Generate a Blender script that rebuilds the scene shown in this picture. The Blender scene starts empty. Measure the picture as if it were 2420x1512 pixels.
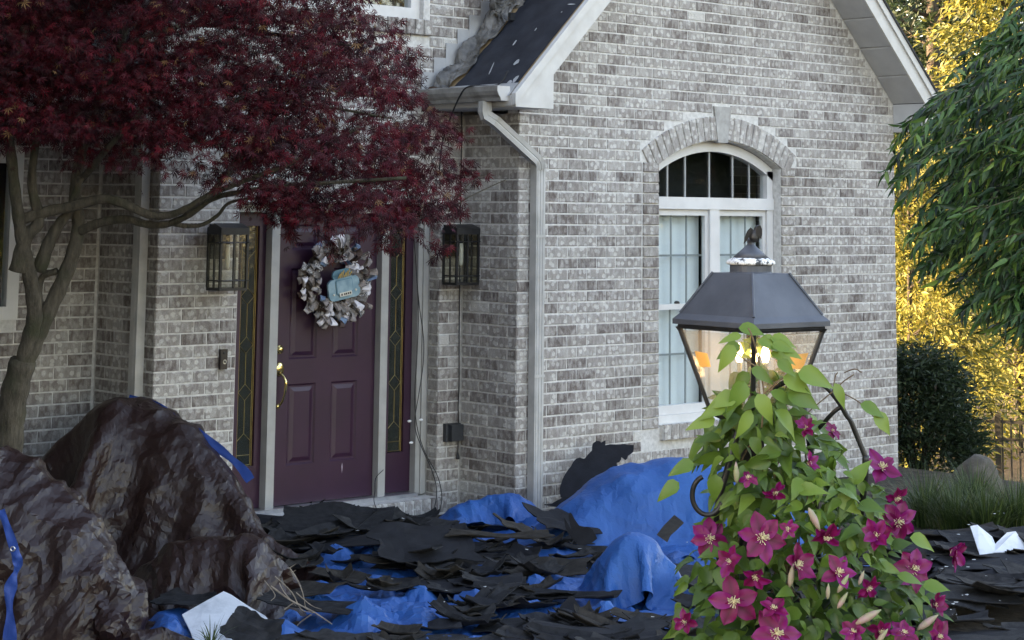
import bpy, math, random
import numpy as np
from mathutils import Vector, Matrix, noise as mnoise

# ------------------------------------------------------------------ camera
sc = bpy.context.scene
col = sc.collection
F, PX, PY, IW = 4600.0, 1210.0, -102.0, 2420.0          # focal length and principal point, in 2420-wide picture units
CAM = np.array([-9.945, -10.467, 2.085])
YAW, PITCH, ROLL = math.radians(42.551), math.radians(7.451), math.radians(0.673)
fw = np.array([math.sin(YAW) * math.cos(PITCH), math.cos(YAW) * math.cos(PITCH), math.sin(PITCH)])
rt0 = np.array([math.cos(YAW), -math.sin(YAW), 0.0])
up0 = np.cross(rt0, fw)
rt = rt0 * math.cos(ROLL) + up0 * math.sin(ROLL)
up = up0 * math.cos(ROLL) - rt0 * math.sin(ROLL)
fh = np.array([math.sin(YAW), math.cos(YAW), 0.0])       # level forward
cd = bpy.data.cameras.new('Camera'); cam = bpy.data.objects.new('Camera', cd); col.objects.link(cam)
cam.matrix_world = Matrix(((rt[0], up[0], -fw[0], CAM[0]), (rt[1], up[1], -fw[1], CAM[1]), (rt[2], up[2], -fw[2], CAM[2]), (0, 0, 0, 1)))
cd.sensor_width = 36.0; cd.lens = 36.0 * F / IW; cd.shift_y = (PY - 756.0) / IW
cd.clip_start = 0.1; cd.clip_end = 2000.0
sc.camera = cam

# ------------------------------------------------------------------ light
SUN_AZ = np.array([-0.70, 0.714]); SUN_EL = math.radians(11.0)
wd = bpy.data.worlds.new('World'); sc.world = wd; wd.use_nodes = True
wn = wd.node_tree.nodes; wl = wd.node_tree.links
sky = wn.new('ShaderNodeTexSky'); sky.sky_type = 'NISHITA'; sky.sun_disc = False
sky.sun_elevation = SUN_EL; sky.sun_rotation = math.atan2(SUN_AZ[0], SUN_AZ[1])
sky.air_density = 1.0; sky.dust_density = 1.2; sky.ozone_density = 1.0
wl.new(sky.outputs[0], wn['Background'].inputs[0]); wn['Background'].inputs[1].default_value = 0.15
sd = bpy.data.lights.new('Sun', 'SUN'); sd.energy = 3.8; sd.angle = math.radians(0.5); sd.color = (1.0, 0.86, 0.58)
sun = bpy.data.objects.new('Sun', sd); col.objects.link(sun)
sdir = Vector((SUN_AZ[0] * math.cos(SUN_EL), SUN_AZ[1] * math.cos(SUN_EL), math.sin(SUN_EL)))
sun.rotation_euler = sdir.to_track_quat('Z', 'Y').to_euler(); sun.location = (-8, 10, 14)
vs = sc.view_settings
vs.view_transform = 'Standard'; vs.look = 'None'; vs.gamma = 1.0; vs.use_curve_mapping = False; vs.exposure = 3.12
vs.use_white_balance = True; vs.white_balance_temperature = 7700.0; vs.white_balance_tint = 24.0
sc.cycles.max_bounces = 8; sc.cycles.transparent_max_bounces = 12
sc.cycles.sample_clamp_indirect = 6.0

# ------------------------------------------------------------------ helpers
rng = random.Random(7)
R = np.random.RandomState(11)
def ray(x, y): return fw + rt * ((x - PX) / F) - up * ((y - PY) / F)
def at(x, y, d): return CAM + ray(x, y) * d                         # point seen at a picture position, d metres deep
def atY(x, y, Y): r = ray(x, y); return CAM + r * ((Y - CAM[1]) / r[1])
def atX(x, y, X): r = ray(x, y); return CAM + r * ((X - CAM[0]) / r[0])
def atZ(x, y, Z): r = ray(x, y); return CAM + r * ((Z - CAM[2]) / r[2])
def seen(p):
    d = np.asarray(p, float) - CAM; z = d @ fw
    return PX + F * (d @ rt) / z, PY - F * (d @ up) / z, z

class MB:
    """collects faces of one mesh"""
    def __init__(s): s.v = []; s.f = []; s.t = []
    def add(s, vs_, fs_, tone=None):
        o = len(s.v); s.v.extend(tuple(map(float, q)) for q in vs_); s.f.extend(tuple(i + o for i in q) for q in fs_)
        if tone is not None: s.t.extend([tone] * len(vs_))
        return s
    def box(s, x0, x1, y0, y1, z0, z1, tone=None):
        return s.add([(x0,y0,z0),(x1,y0,z0),(x1,y1,z0),(x0,y1,z0),(x0,y0,z1),(x1,y0,z1),(x1,y1,z1),(x0,y1,z1)],
                     [(0,3,2,1),(4,5,6,7),(0,1,5,4),(1,2,6,5),(2,3,7,6),(3,0,4,7)], tone)
    def prism(s, poly, axis, a, b, tone=None):
        """poly in the two other axes, extruded along axis from a to b"""
        def p3(u, w, t):
            return {0: (t, u, w), 1: (u, t, w), 2: (u, w, t)}[axis]
        n = len(poly)
        vs_ = [p3(u, w, a) for u, w in poly] + [p3(u, w, b) for u, w in poly]
        fs_ = [tuple(range(n)), tuple(range(2 * n - 1, n - 1, -1))] + [(i, i + n, (i + 1) % n + n, (i + 1) % n) for i in range(n)]
        return s.add(vs_, fs_, tone)
    def tube(s, pts, rad, n=8, cap=True, tone=None):
        pts = [np.asarray(p, float) for p in pts]; m = len(pts)
        rad = [rad] * m if np.isscalar(rad) else list(rad)
        vs_ = []; ref = None
        for i in range(m):
            t = pts[min(i + 1, m - 1)] - pts[max(i - 1, 0)]; t = t / (np.linalg.norm(t) + 1e-12)
            if ref is None:
                ref = np.cross(t, [0, 0, 1.0]);
                if np.linalg.norm(ref) < 1e-3: ref = np.cross(t, [1.0, 0, 0])
            ref = ref - t * (ref @ t); ref = ref / (np.linalg.norm(ref) + 1e-12)
            b = np.cross(t, ref)
            for k in range(n):
                a = 2 * math.pi * k / n
                vs_.append(pts[i] + (ref * math.cos(a) + b * math.sin(a)) * rad[i])
        fs_ = [(i * n + k, i * n + (k + 1) % n, (i + 1) * n + (k + 1) % n, (i + 1) * n + k) for i in range(m - 1) for k in range(n)]
        if cap: fs_ += [tuple(range(n - 1, -1, -1)), tuple(range((m - 1) * n, m * n))]
        return s.add(vs_, fs_, tone)
    def lathe(s, prof, c=(0, 0, 0), n=20, axis='z', tone=None):
        vs_ = []; m = len(prof)
        for r_, h in prof:
            for k in range(n):
                a = 2 * math.pi * k / n; x, y = r_ * math.cos(a), r_ * math.sin(a)
                p = {'z': (x, y, h), 'y': (x, h, y), 'x': (h, x, y)}[axis]
                vs_.append((p[0] + c[0], p[1] + c[1], p[2] + c[2]))
        fs_ = [(i * n + k, i * n + (k + 1) % n, (i + 1) * n + (k + 1) % n, (i + 1) * n + k) for i in range(m - 1) for k in range(n)]
        fs_ += [tuple(range(n - 1, -1, -1)), tuple(range((m - 1) * n, m * n))]
        return s.add(vs_, fs_, tone)
    def grid(s, P, tone=None):
        ny, nx = P.shape[:2]
        return s.add(P.reshape(-1, 3), [(j * nx + i, j * nx + i + 1, (j + 1) * nx + i + 1, (j + 1) * nx + i) for j in range(ny - 1) for i in range(nx - 1)], tone)
    def mesh(s, name, mat, smooth=False):
        me = bpy.data.meshes.new(name); me.from_pydata(s.v, [], s.f)
        if s.t:
            a = me.attributes.new('tone', 'FLOAT', 'POINT'); a.data.foreach_set('value', np.array(s.t, 'f'))
        if smooth: me.polygons.foreach_set('use_smooth', [True] * len(me.polygons))
        me.materials.append(mat); me.update(); return me
    def obj(s, name, mat, parent=None, smooth=False, kind=None, label=None):
        return link(name, s.mesh(name, mat, smooth), parent, kind, label)

def link(name, me, parent=None, kind=None, label=None):
    o = bpy.data.objects.new(name, me); col.objects.link(o)
    if parent is not None:
        o.parent = parent
        if parent.type == 'EMPTY': o.matrix_parent_inverse = Matrix.Translation(-parent.location)
    if kind: o['kind'] = kind
    if label: o['label'] = label
    return o
def thing(name, label, cat, loc=(0, 0, 0), group=None):
    o = bpy.data.objects.new(name, None); col.objects.link(o); o.location = Vector([float(q) for q in loc]); o.empty_display_size = 0.1
    return tag(o, label, cat, group)
def tag(o, label, cat, group=None):
    o['label'] = label; o['category'] = cat
    if group: o['group'] = group
    return o
def np_mesh(name, V, Fq, mat, tone=None, smooth=False):
    """V (n,3), Fq (m,k) arrays -> mesh, fast"""
    me = bpy.data.meshes.new(name); k = Fq.shape[1]
    me.vertices.add(len(V)); me.vertices.foreach_set('co', np.asarray(V, 'f').ravel())
    me.loops.add(Fq.size); me.loops.foreach_set('vertex_index', Fq.astype('i').ravel())
    me.polygons.add(len(Fq)); me.polygons.foreach_set('loop_start', np.arange(0, Fq.size, k, dtype='i'))
    me.polygons.foreach_set('loop_total', np.full(len(Fq), k, 'i'))
    if smooth: me.polygons.foreach_set('use_smooth', np.ones(len(Fq), bool))
    if tone is not None:
        a = me.attributes.new('tone', 'FLOAT', 'POINT'); a.data.foreach_set('value', np.asarray(tone, 'f'))
    me.materials.append(mat); me.update(calc_edges=True); me.validate()
    if not smooth: me.shade_flat()
    return me
def spline(pts, n=8):
    """Catmull-Rom through pts"""
    P = [np.asarray(p, float) for p in pts]; P = [2 * P[0] - P[1]] + P + [2 * P[-1] - P[-2]]; out = []
    for i in range(1, len(P) - 2):
        for k in range(n):
            t = k / n; a, b, c, d = P[i - 1], P[i], P[i + 1], P[i + 2]
            out.append(0.5 * ((2 * b) + (c - a) * t + (2 * a - 5 * b + 4 * c - d) * t * t + (3 * b - a - 3 * c + d) * t ** 3))
    out.append(P[-2]); return out

# ------------------------------------------------------------------ materials
def base_mat(name):
    m = bpy.data.materials.new(name); m.use_nodes = True; nt = m.node_tree
    return m, nt, nt.nodes['Principled BSDF'], nt.nodes['Material Output']
def ramp(nt, fac, stops, interp='LINEAR'):
    r_ = nt.nodes.new('ShaderNodeValToRGB'); r_.color_ramp.interpolation = interp
    e = r_.color_ramp.elements
    while len(e) < len(stops): e.new(0.5)
    for q, (p, c) in zip(e, stops): q.position = p; q.color = (c[0], c[1], c[2], 1)
    if fac is not None: nt.links.new(fac, r_.inputs[0])
    return r_
def mixc(nt, fac, a, b, mode='MIX'):
    x = nt.nodes.new('ShaderNodeMix'); x.data_type = 'RGBA'; x.blend_type = mode
    for s_, v in ((x.inputs[0], fac), (x.inputs[6], a), (x.inputs[7], b)):
        if hasattr(v, 'links'): nt.links.new(v, s_)
        elif isinstance(v, (int, float)): s_.default_value = v
        else: s_.default_value = (v[0], v[1], v[2], 1)
    return x.outputs[2]
def coords(nt, kind):
    if kind == 'Position': return nt.nodes.new('ShaderNodeNewGeometry').outputs['Position']
    return nt.nodes.new('ShaderNodeTexCoord').outputs[kind]
def tnoise(nt, co, scale, detail=4, rough=0.55, dist=0.0):
    n = nt.nodes.new('ShaderNodeTexNoise'); n.inputs['Scale'].default_value = scale; n.inputs['Detail'].default_value = detail
    n.inputs['Roughness'].default_value = rough; n.inputs['Distortion'].default_value = dist; nt.links.new(co, n.inputs['Vector']); return n.outputs[0]
def bumpn(nt, b, h, strength, dist):
    n = nt.nodes.new('ShaderNodeBump'); n.inputs['Strength'].default_value = strength; n.inputs['Distance'].default_value = dist
    nt.links.new(h, n.inputs['Height']); nt.links.new(n.outputs[0], b.inputs['Normal']); return n
def M(name, c1, c2=None, rough=0.6, metal=0.0, scale=8.0, lo=0.35, hi=0.65, bump=0.0, bscale=60.0, bdist=0.004, spec=0.5, co='Object', rvar=0.0, detail=5):
    m, nt, b, out = base_mat(name)
    b.inputs['Roughness'].default_value = rough; b.inputs['Metallic'].default_value = metal; b.inputs['Specular IOR Level'].default_value = spec
    if c2 is None: b.inputs['Base Color'].default_value = (*c1, 1)
    else:
        v = coords(nt, co); n = tnoise(nt, v, scale, detail)
        nt.links.new(ramp(nt, n, [(lo, c1), (hi, c2)]).outputs[0], b.inputs['Base Color'])
        if rvar:
            mr = nt.nodes.new('ShaderNodeMapRange'); mr.inputs[3].default_value = rough - rvar; mr.inputs[4].default_value = rough + rvar
            nt.links.new(n, mr.inputs[0]); nt.links.new(mr.outputs[0], b.inputs['Roughness'])
    if bump:
        v = coords(nt, co); bumpn(nt, b, tnoise(nt, v, bscale, 4), bump, bdist)
    return m
def leaf_mat(name, stops, rough=0.45, trans=0.25, transcol=None, spec=0.4, hue_noise=True):
    """foliage: colour from the per-leaf tone, some light passes through"""
    m, nt, b, out = base_mat(name)
    a = nt.nodes.new('ShaderNodeAttribute'); a.attribute_name = 'tone'
    c = ramp(nt, a.outputs['Fac'], stops).outputs[0]
    nt.links.new(c, b.inputs['Base Color']); b.inputs['Roughness'].default_value = rough; b.inputs['Specular IOR Level'].default_value = spec
    if trans:
        t = nt.nodes.new('ShaderNodeBsdfTranslucent')
        if transcol: t.inputs[0].default_value = (*transcol, 1)
        else: nt.links.new(c, t.inputs[0])
        x = nt.nodes.new('ShaderNodeMixShader'); x.inputs[0].default_value = trans
        nt.links.new(b.outputs[0], x.inputs[1]); nt.links.new(t.outputs[0], x.inputs[2]); nt.links.new(x.outputs[0], out.inputs[0])
    return m
def glass_mat(name, tint=(1, 1, 1), alpha=0.85, rough=0.02, bump=0.0, bscale=30.0, haze=None):
    """thin pane: mirror by angle, the rest lets light straight through (optionally hazy)"""
    m, nt, b, out = base_mat(name)
    nt.nodes.remove(b)
    tr = nt.nodes.new('ShaderNodeBsdfTransparent'); tr.inputs[0].default_value = (*tint, 1)
    gl = nt.nodes.new('ShaderNodeBsdfGlossy'); gl.inputs['Roughness'].default_value = rough
    lw = nt.nodes.new('ShaderNodeLayerWeight'); lw.inputs[0].default_value = 0.5
    pw = nt.nodes.new('ShaderNodeMath'); pw.operation = 'POWER'; pw.inputs[1].default_value = 4.0; nt.links.new(lw.outputs['Facing'], pw.inputs[0])
    fr = nt.nodes.new('ShaderNodeMath'); fr.operation = 'MULTIPLY_ADD'; fr.inputs[1].default_value = 0.92; fr.inputs[2].default_value = 0.05; nt.links.new(pw.outputs[0], fr.inputs[0])
    x = nt.nodes.new('ShaderNodeMixShader'); nt.links.new(fr.outputs[0], x.inputs[0])
    src = tr.outputs[0]
    if haze:
        df = nt.nodes.new('ShaderNodeBsdfDiffuse'); df.inputs[0].default_value = (*haze, 1)
        tl = nt.nodes.new('ShaderNodeBsdfTranslucent'); tl.inputs[0].default_value = (*haze, 1)
        h2 = nt.nodes.new('ShaderNodeMixShader'); h2.inputs[0].default_value = 0.5
        nt.links.new(df.outputs[0], h2.inputs[1]); nt.links.new(tl.outputs[0], h2.inputs[2])
        y = nt.nodes.new('ShaderNodeMixShader'); y.inputs[0].default_value = 1 - alpha
        nt.links.new(tr.outputs[0], y.inputs[1]); nt.links.new(h2.outputs[0], y.inputs[2]); src = y.outputs[0]
    nt.links.new(src, x.inputs[1]); nt.links.new(gl.outputs[0], x.inputs[2]); nt.links.new(x.outputs[0], out.inputs[0])
    if bump:
        bp = nt.nodes.new('ShaderNodeBump'); bp.inputs['Strength'].default_value = bump; bp.inputs['Distance'].default_value = 0.003
        nt.links.new(tnoise(nt, coords(nt, 'Position'), bscale, 2), bp.inputs['Height']); nt.links.new(bp.outputs[0], gl.inputs['Normal'])
    return m
def emit_mat(name, c, s):
    m, nt, b, out = base_mat(name)
    b.inputs['Base Color'].default_value = (*c, 1); b.inputs['Emission Color'].default_value = (*c, 1); b.inputs['Emission Strength'].default_value = s
    return m

def brick_mat(name, dark, mid, light, spot):
    m, nt, b, out = base_mat(name)
    pos = coords(nt, 'Position')
    a = nt.nodes.new('ShaderNodeAttribute'); a.attribute_name = 'tone'
    c = ramp(nt, a.outputs['Fac'], [(0.0, dark), (0.38, mid), (0.85, light), (1.0, spot)]).outputs[0]
    # wash: cloudy pale slurry, streaky in the vertical
    mp = nt.nodes.new('ShaderNodeMapping'); mp.inputs['Scale'].default_value = (1.0, 1.0, 0.4); nt.links.new(pos, mp.inputs[0])
    wash = ramp(nt, tnoise(nt, mp.outputs[0], 26, 4, 0.6, 0.6), [(0.40, (0, 0, 0)), (0.66, (1, 1, 1))]).outputs[0]
    c = mixc(nt, 0.5, c, mixc(nt, wash, c, spot))
    # tumbled dimples, laid out in the plane of the wall
    sx = nt.nodes.new('ShaderNodeSeparateXYZ'); nt.links.new(pos, sx.inputs[0]); hx = nt.nodes.new('ShaderNodeMath'); nt.links.new(sx.outputs[0], hx.inputs[0]); nt.links.new(sx.outputs[1], hx.inputs[1])
    cb = nt.nodes.new('ShaderNodeCombineXYZ'); nt.links.new(hx.outputs[0], cb.inputs[0]); nt.links.new(sx.outputs[2], cb.inputs[1])
    vo = nt.nodes.new('ShaderNodeTexVoronoi'); vo.voronoi_dimensions = '2D'; vo.inputs['Scale'].default_value = 19.0; vo.inputs['Randomness'].default_value = 0.85
    wp = nt.nodes.new('ShaderNodeVectorMath'); wp.operation = 'ADD'
    nz = nt.nodes.new('ShaderNodeTexNoise'); nz.inputs['Scale'].default_value = 45.0; nt.links.new(pos, nz.inputs['Vector'])
    sc_ = nt.nodes.new('ShaderNodeVectorMath'); sc_.operation = 'SCALE'; sc_.inputs['Scale'].default_value = 0.016
    nt.links.new(nz.outputs[1], sc_.inputs[0]); nt.links.new(cb.outputs[0], wp.inputs[0]); nt.links.new(sc_.outputs[0], wp.inputs[1])
    nt.links.new(wp.outputs[0], vo.inputs['Vector'])
    d = ramp(nt, vo.outputs['Distance'], [(0.25, (1, 1, 1)), (0.38, (0, 0, 0))]).outputs[0]
    gate = ramp(nt, vo.outputs['Color'], [(0.30, (0, 0, 0)), (0.38, (1, 1, 1))]).outputs[0]
    dm = nt.nodes.new('ShaderNodeMath'); dm.operation = 'MULTIPLY'; nt.links.new(d, dm.inputs[0]); nt.links.new(gate, dm.inputs[1])
    tv = nt.nodes.new('ShaderNodeMapRange'); tv.inputs[1].default_value = 0.05; tv.inputs[2].default_value = 0.6; tv.inputs[3].default_value = 0.15; tv.inputs[4].default_value = 0.85; nt.links.new(a.outputs['Fac'], tv.inputs[0])
    dm2 = nt.nodes.new('ShaderNodeMath'); dm2.operation = 'MULTIPLY'; nt.links.new(tv.outputs[0], dm2.inputs[1]); nt.links.new(dm.outputs[0], dm2.inputs[0])
    c = mixc(nt, dm2.outputs[0], c, spot)
    big = ramp(nt, tnoise(nt, pos, 0.9, 5, 0.6), [(0.30, (0.80, 0.79, 0.77)), (0.68, (1.06, 1.06, 1.06))]).outputs[0]
    c = mixc(nt, 1.0, c, big, 'MULTIPLY')
    fine = tnoise(nt, pos, 160, 4, 0.7)
    c = mixc(nt, 1.0, c, ramp(nt, fine, [(0.25, (0.62, 0.62, 0.62)), (0.75, (1.2, 1.2, 1.2))]).outputs[0], 'MULTIPLY')
    nt.links.new(c, b.inputs['Base Color']); b.inputs['Roughness'].default_value = 0.88; b.inputs['Specular IOR Level'].default_value = 0.25
    hm = nt.nodes.new('ShaderNodeMath'); hm.operation = 'SUBTRACT'; nt.links.new(tnoise(nt, pos, 45, 5, 0.65), hm.inputs[0]); nt.links.new(dm.outputs[0], hm.inputs[1])
    bumpn(nt, b, hm.outputs[0], 0.5, 0.006)
    return m

def tarp_mat(name, c1, c2, rough, cscale=9.0, spec=0.5, bump=0.5):
    m, nt, b, out = base_mat(name)
    pos = coords(nt, 'Object')
    n = tnoise(nt, pos, 2.2, 6)
    nt.links.new(ramp(nt, n, [(0.3, c1), (0.75, c2)]).outputs[0], b.inputs['Base Color'])
    b.inputs['Specular IOR Level'].default_value = spec
    mr = nt.nodes.new('ShaderNodeMapRange'); mr.inputs[3].default_value = rough - 0.04; mr.inputs[4].default_value = rough + 0.06
    nt.links.new(tnoise(nt, pos, 11, 3), mr.inputs[0]); nt.links.new(mr.outputs[0], b.inputs['Roughness'])
    # weave and fine crinkle
    bumpn(nt, b, tnoise(nt, pos, cscale * 9, 3, 0.6), bump, 0.004)
    return m

MORTAR = M('mortar', (0.52, 0.50, 0.465), (0.68, 0.66, 0.62), 0.95, scale=30, bump=0.3, bscale=120, spec=0.2, co='Position')
BRICK = brick_mat('whitewashed_brick', (0.150, 0.120, 0.108), (0.285, 0.252, 0.230), (0.40, 0.370, 0.340), (0.66, 0.635, 0.59))
STONE = M('limestone', (0.33, 0.315, 0.29), (0.45, 0.435, 0.405), 0.9, scale=14, bump=0.25, bscale=70, spec=0.2)
TRIM = M('white_trim', (0.52, 0.50, 0.465), (0.60, 0.585, 0.55), 0.55, scale=6, bump=0.05, bscale=40)
JAMB = M('greige_jamb_paint', (0.33, 0.32, 0.295), (0.40, 0.39, 0.365), 0.5, scale=6)
VINYL = M('white_vinyl', (0.58, 0.57, 0.55), (0.66, 0.65, 0.63), 0.4, scale=5)
SOFFIT = M('added_soffit_aluminium', (0.42, 0.42, 0.42), (0.50, 0.50, 0.495), 0.5, scale=5)
GUTTERM = M('weathered_gutter', (0.17, 0.16, 0.145), (0.31, 0.30, 0.275), 0.45, scale=9, spec=0.5)
PIPE = M('painted_downspout', (0.38, 0.37, 0.345), (0.50, 0.485, 0.455), 0.45, scale=7)
PLUM = M('plum_paint', (0.030, 0.0078, 0.023), (0.038, 0.0105, 0.029), 0.42, scale=4, bump=0.08, bscale=90, bdist=0.002)
BLACKM = M('black_metal', (0.010, 0.010, 0.011), (0.02, 0.02, 0.021), 0.42, scale=18, bump=0.08, bscale=150, bdist=0.002)
BRASS = M('polished_brass', (0.80, 0.60, 0.22), (0.88, 0.70, 0.32), 0.16, 1.0, scale=20)
MUNT = M('grey_muntin', (0.26, 0.27, 0.265), (0.33, 0.34, 0.335), 0.5, scale=5)
CAME = M('brass_came', (0.30, 0.21, 0.08), (0.42, 0.31, 0.12), 0.4, 1.0, scale=20)
ALU = M('mill_aluminium', (0.55, 0.55, 0.56), (0.7, 0.7, 0.71), 0.35, 0.9, scale=20)
FLASH = M('bent_flashing', (0.035, 0.032, 0.028), (0.17, 0.158, 0.142), 0.5, 0.0, scale=9, bump=0.2, bscale=20)
PLATE = M('step_flashing', (0.36, 0.36, 0.36), (0.46, 0.46, 0.455), 0.45, 0.2, scale=6)
FELT = M('roofing_felt', (0.013, 0.015, 0.021), (0.028, 0.031, 0.040), 0.8, scale=5, bump=0.3, bscale=60, spec=0.35)
PLY = M('plywood', (0.30, 0.19, 0.09), (0.44, 0.30, 0.16), 0.8, scale=9)
DARKROOF = M('dark_shingle_roof', (0.018, 0.018, 0.020), (0.05, 0.048, 0.046), 0.9, scale=30, bump=0.5, bscale=60)
CORD = M('black_cord', (0.008, 0.008, 0.009), None, 0.5)
SHADE = M('window_shade_cloth', (0.80, 0.82, 0.81), (0.86, 0.88, 0.87), 0.9, scale=4)
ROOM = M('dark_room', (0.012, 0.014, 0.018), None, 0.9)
PANE = glass_mat('window_glass', (0.93, 0.96, 0.965))
LEADED = glass_mat('rippled_leaded_glass', (0.65, 0.70, 0.60), alpha=0.72, bump=0.35, bscale=24, rough=0.06, haze=(0.13, 0.15, 0.14))
# ================================================================== GROUND
GZ = -0.10
GROUND = M('mulch_and_soil', (0.030, 0.024, 0.018), (0.075, 0.060, 0.042), 0.95, scale=9, bump=0.8, bscale=30, bdist=0.03, spec=0.2, co='Position')
def sstep(a, b, x): t = np.clip((x - a) / (b - a), 0, 1); return t * t * (3 - 2 * t)
def gz(x, y): return GZ - 1.25 * sstep(4.4, 7.2, x) * sstep(-4.5, -2.0, y)          # the yard falls away beyond the gable
gx_ = np.concatenate([[-400, -120, -40], np.arange(-20, 20.1, 0.5), [40, 120, 400]]); gy_ = np.concatenate([[-400, -120, -40], np.arange(-20, 20.1, 0.5), [40, 120, 400]])
XX, YY = np.meshgrid(gx_, gy_); g = MB(); g.grid(np.stack([XX, YY, gz(XX, YY)], -1))
g.obj('ground', GROUND, kind='structure')

# ================================================================== HOUSE
house = thing('brick_house', 'pale whitewashed brick house with steep gable and plum front door', 'house', (0, 0, 0))
def far_brick_mat():
    m, nt, b, out = base_mat('far_brick'); t = nt.nodes.new('ShaderNodeTexBrick'); mp = nt.nodes.new('ShaderNodeMapping')
    mp.inputs['Rotation'].default_value = (math.radians(90), 0, 0); nt.links.new(coords(nt, 'Position'), mp.inputs[0]); nt.links.new(mp.outputs[0], t.inputs[0])
    t.inputs['Color1'].default_value = (0.2, 0.18, 0.17, 1); t.inputs['Color2'].default_value = (0.4, 0.38, 0.36, 1); t.inputs['Mortar'].default_value = (0.5, 0.49, 0.47, 1)
    t.inputs['Scale'].default_value = 1.0; t.inputs['Brick Width'].default_value = 0.2032; t.inputs['Row Height'].default_value = 0.0813; t.inputs['Mortar Size'].default_value = 0.005
    nt.links.new(t.outputs[0], b.inputs['Base Color']); b.inputs['Roughness'].default_value = 0.9; return m
FARB = far_brick_mat()
XL, XR, YD, XP = -0.245, 4.295, 0.616, -2.90        # gable ends, entry wall plane, entry corner
YL = 1.356                                           # left wall plane
CO, BL, JT = 0.0813, 0.2032, 0.0095
HJ = 0.006
def zj(k): return 0.0407 + CO * k
MID = 2.025
def rake(X): return 3.30 + min(X, 2 * MID - X)
# --- masses out of the picture: the two-storey body and its roof
m = MB(); m.box(-16, XR, YL + 0.14, 6.2, -0.3, 5.75); m.obj('rear_wall', FARB, house)
m = MB(); m.prism([(0.15, 5.76), (6.6, 5.76), (3.4, 8.7)], 0, -16.4, 4.75); m.obj('main_roof', DARKROOF, house)
m = MB(); m.box(-13.5, -6.15, -3.2, YL + 0.13, -0.3, 5.6); m.obj('added_wing_wall', FARB, house)  # unseen wing added to keep sky light off the left wall
m = MB(); m.prism([(-13.9, 5.61), (-5.8, 5.61), (-9.9, 8.2)], 1, -3.6, 4.0); m.obj('added_wing_roof', DARKROOF, house)  # roof of the added wing
m = MB(); m.box(-6.14, XP - 0.09, 0.42, YL - 0.002, 2.74, 2.82); m.obj('eave_soffit', SOFFIT, house)  # overhang added above the left wall to darken it
m = MB(); m.prism([(0.38, 2.83), (YL - 0.002, 2.83), (YL - 0.002, 3.55)], 0, -6.14, XP - 0.09); m.obj('added_eave_roof', DARKROOF, house)  # roof of that added overhang
# --- gable wall backing (mortar) with the arched opening
WX0, WX1, WC = 1.246, 2.729, 1.9875
ARC_Z, RIN, ROUT, AMAX = 1.254, 1.416, 1.616, math.radians(35.5)
ZS0 = 0.485
def arch_z(X, r_): return ARC_Z + math.sqrt(max(r_ * r_ - (X - WC) ** 2, 0))
MF = 0.0055
gw = MB()
gw.box(XL + MF, WX0, MF, 0.13, -0.3, 2.46); gw.box(WX1, XR, MF, 0.13, -0.3, 2.46); gw.box(WX0, WX1, MF, 0.13, -0.3, ZS0 - 0.03)
for a, b in ((XL + MF, WX0), (WX1, XR)):
    xs = [a] + ([MID] if a < MID < b else []) + [b]
    for x0, x1 in zip(xs, xs[1:]): gw.prism([(x0, 2.46), (x1, 2.46), (x1, rake(x1) + 0.1), (x0, rake(x0) + 0.1)], 1, MF, 0.13)
xs = sorted(set(list(np.linspace(WX0, WX1, 25)) + [MID]))
for x0, x1 in zip(xs, xs[1:]): gw.prism([(x0, arch_z(x0, RIN)), (x1, arch_z(x1, RIN)), (x1, rake(x1) + 0.1), (x0, rake(x0) + 0.1)], 1, MF, 0.13)
gable_wall = gw.obj('wall', MORTAR, house, label='front gable wall of pale brick with arched window')
w = MB(); w.box(XL + MF, XL + 0.12, 0.131, YD + 0.14, -0.3, 2.80); side_wall = w.obj('wall', MORTAR, house, label='short brick side wall between entry and gable')
w = MB(); w.box(XR - 0.12, XR, 0.131, YL + 0.14, -0.3, 3.2); w.obj('wall', FARB, house)
DX0, DX1, DZ1 = -2.255, -0.46, 2.13
w = MB(); w.box(XP + MF, DX0, YD + MF, YD + 0.14, -0.3, DZ1); w.box(DX1 + MF, XL + MF - 0.002, YD + MF, YD + 0.139, -0.3, DZ1)
UX0, UX1, UZ0, UZ1 = -2.10, -0.655, 3.495, 4.85
w.box(XP + MF, XL + 0.1, YD + MF, YD + 0.138, DZ1, 2.8); w.box(XP + MF, 4.29, YD + MF, YD + 0.137, 2.8, UZ0 - 0.03)
w.box(XP + MF, UX0, YD + MF, YD + 0.138, UZ0 - 0.03, 5.76); w.box(UX1, 4.29, YD + MF, YD + 0.138, UZ0 - 0.03, 5.76); w.box(UX0, UX1, YD + MF, YD + 0.136, UZ1, 5.76)
entry_wall = w.obj('wall', MORTAR, house, label='set-back brick wall around the front door and upper window')
w = MB(); w.box(XP + MF, XP + 0.12, YD + 0.141, YL + 0.13, -0.3, 5.75); left_return = w.obj('wall', MORTAR, house, label='shaded brick return wall beside the entry')
LWX0, LWX1, LWZ0, LWZ1 = -4.62, -3.50, 1.39, 2.45
w = MB(); w.box(-6, LWX0, YL + MF, YL + 0.139, -0.3, 5.75); w.box(LWX1, XP + MF - 0.001, YL + MF, YL + 0.139, -0.3, 5.75)
w.box(LWX0, LWX1, YL + MF, YL + 0.138, -0.3, LWZ0); w.box(LWX0, LWX1, YL + MF, YL + 0.138, LWZ1, 5.75)
left_wall = w.obj('wall', MORTAR, house, label='shaded brick wall behind the maple trunks')
w = MB(); w.box(-16, -6.001, YL + MF, YL + 0.139, -0.3, 5.75); w.obj('wall', FARB, house)

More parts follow.
